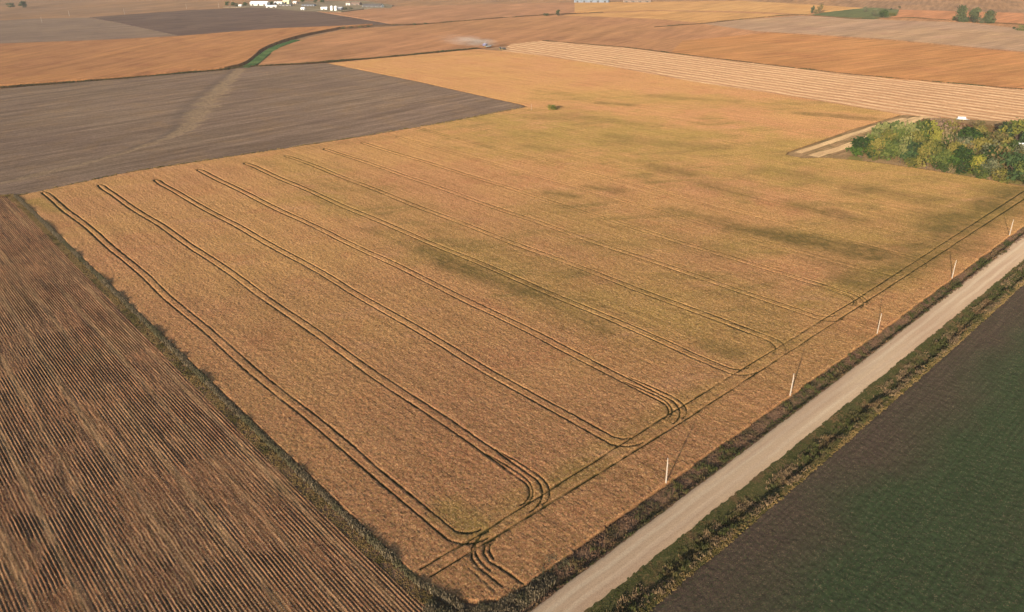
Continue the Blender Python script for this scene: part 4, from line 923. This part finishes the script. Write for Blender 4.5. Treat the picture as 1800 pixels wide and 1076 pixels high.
# pale trailer and scrap pile at the back of the grove
x, y = W(1690, 211.5); ty_ = math.atan2(W(1700, 212)[1]-y, W(1700, 212)[0]-x)
t = empty('farm_trailer', (x, y, .02), ty_); tag(t, 'white farm trailer parked by the straw field behind the grove', 'trailer')
part('deck', lambda bm: bx(bm, -3.6, 3.6, -1.2, 1.2, .8, 1.0), mgrey, t); part('box', lambda bm: bx(bm, -2.6, 2.4, -1.1, 1.1, 1.0, 2.3), mw, t, .06)
part('hitch', lambda bm: bx(bm, 3.55, 5.2, -.08, .08, .7, .85), mgrey, t)
for a in ((-1.2, -1.15, .42, .3), (-1.2, 1.15, .42, .3), (1.0, -1.15, .42, .3), (1.0, 1.15, .42, .3)): wheel(t, *a)
x, y = W(1716, 229); t = empty('rock_pile', (x, y, 0)); tag(t, 'low pile of pale rubble on the weedy ground behind the grove', 'rubble pile')
def rocks(bm):
    g = random.Random(4)
    for k in range(34):
        m = Matrix.Translation((g.gauss(0, 2.6), g.gauss(0, 1.0), g.uniform(0, .5))) @ Matrix.Diagonal((g.uniform(.3, .8), g.uniform(.3, .7), g.uniform(.2, .5), 1)) @ Matrix.Rotation(g.random()*3, 4, 'Z')
        bmesh.ops.create_icosphere(bm, subdivisions=1, radius=1, matrix=m)
part('rubble', rocks, flat('pale_stone', (.5, .42, .33, 1), .9, .1, .2, 1), t)

# ================================================================ dust behind the harvester, and the air
me = bpy.data.meshes.new('dust'); bm = bmesh.new()
bmesh.ops.create_icosphere(bm, subdivisions=3, radius=1); bm.to_mesh(me); bm.free()
dm = bpy.data.materials.new('dust'); dm.use_nodes = True; t = dm.node_tree; t.nodes.remove(t.nodes['Principled BSDF'])
pv = t.nodes.new('ShaderNodeVolumePrincipled'); pv.inputs['Color'].default_value = (.9, .84, .76, 1)
tc = t.nodes.new('ShaderNodeTexCoord'); nz = t.nodes.new('ShaderNodeTexNoise'); nz.inputs['Scale'].default_value = 2.2; nz.inputs['Detail'].default_value = 3
mp = t.nodes.new('ShaderNodeMapping'); mp.inputs['Scale'].default_value = (1.2, 1, 1)
sp = t.nodes.new('ShaderNodeSeparateXYZ'); ln = t.nodes.new('ShaderNodeVectorMath'); ln.operation = 'LENGTH'
def M_(op, a, b=0.0, c=None):
    n = t.nodes.new('ShaderNodeMath'); n.operation = op
    for i, v in enumerate((a, b)):
        if isinstance(v, bpy.types.NodeSocket): t.links.new(v, n.inputs[i])
        else: n.inputs[i].default_value = v
    return n.outputs[0]
t.links.new(tc.outputs['Object'], mp.inputs[0]); t.links.new(mp.outputs[0], nz.inputs['Vector']); t.links.new(tc.outputs['Object'], ln.inputs[0]); t.links.new(tc.outputs['Object'], sp.inputs[0])
fall = M_('MAXIMUM', M_('SUBTRACT', 1.0, ln.outputs['Value']), 0.0)
lump = M_('MAXIMUM', M_('SUBTRACT', nz.outputs['Fac'], .36), 0.0)
toward = M_('POWER', M_('MAXIMUM', M_('ADD', M_('MULTIPLY', sp.outputs[0], .5), .5), 0.0), 2.0)
t.links.new(M_('MULTIPLY', M_('MULTIPLY', M_('MULTIPLY', fall, lump), toward), .8), pv.inputs['Density'])
t.links.new(pv.outputs[0], t.nodes['Material Output'].inputs['Volume'])
a, b = Vector((*W(748, 74), 0)), Vector((*W(880, 85), 0)); dd = b-a
o = link('dust', me, dm); o.location = (*((a+b)/2).xy, 6); o.scale = (dd.length/2, 10, 8); o.rotation_euler = (0, 0, math.atan2(dd.y, dd.x))
tag(o, 'pale dust plume drifting left behind the combine harvester', 'dust', None, 'stuff')

HAZE = 0.00005
if HAZE:
    me = bpy.data.meshes.new('haze'); bm = bmesh.new(); bx(bm, -27000, 27000, -27000, 27000, -2.6, 130); bm.to_mesh(me); bm.free()
    hm = bpy.data.materials.new('haze'); hm.use_nodes = True; t = hm.node_tree; t.nodes.remove(t.nodes['Principled BSDF'])
    pv = t.nodes.new('ShaderNodeVolumePrincipled'); pv.inputs['Color'].default_value = (.98, .92, .88, 1); pv.inputs['Density'].default_value = HAZE; pv.inputs['Anisotropy'].default_value = 0.0
    t.links.new(pv.outputs[0], t.nodes['Material Output'].inputs['Volume'])
    o = link('haze', me, hm); tag(o, kind='stuff'); o['label'] = 'thin pale evening haze over the fields'; o['category'] = 'haze'
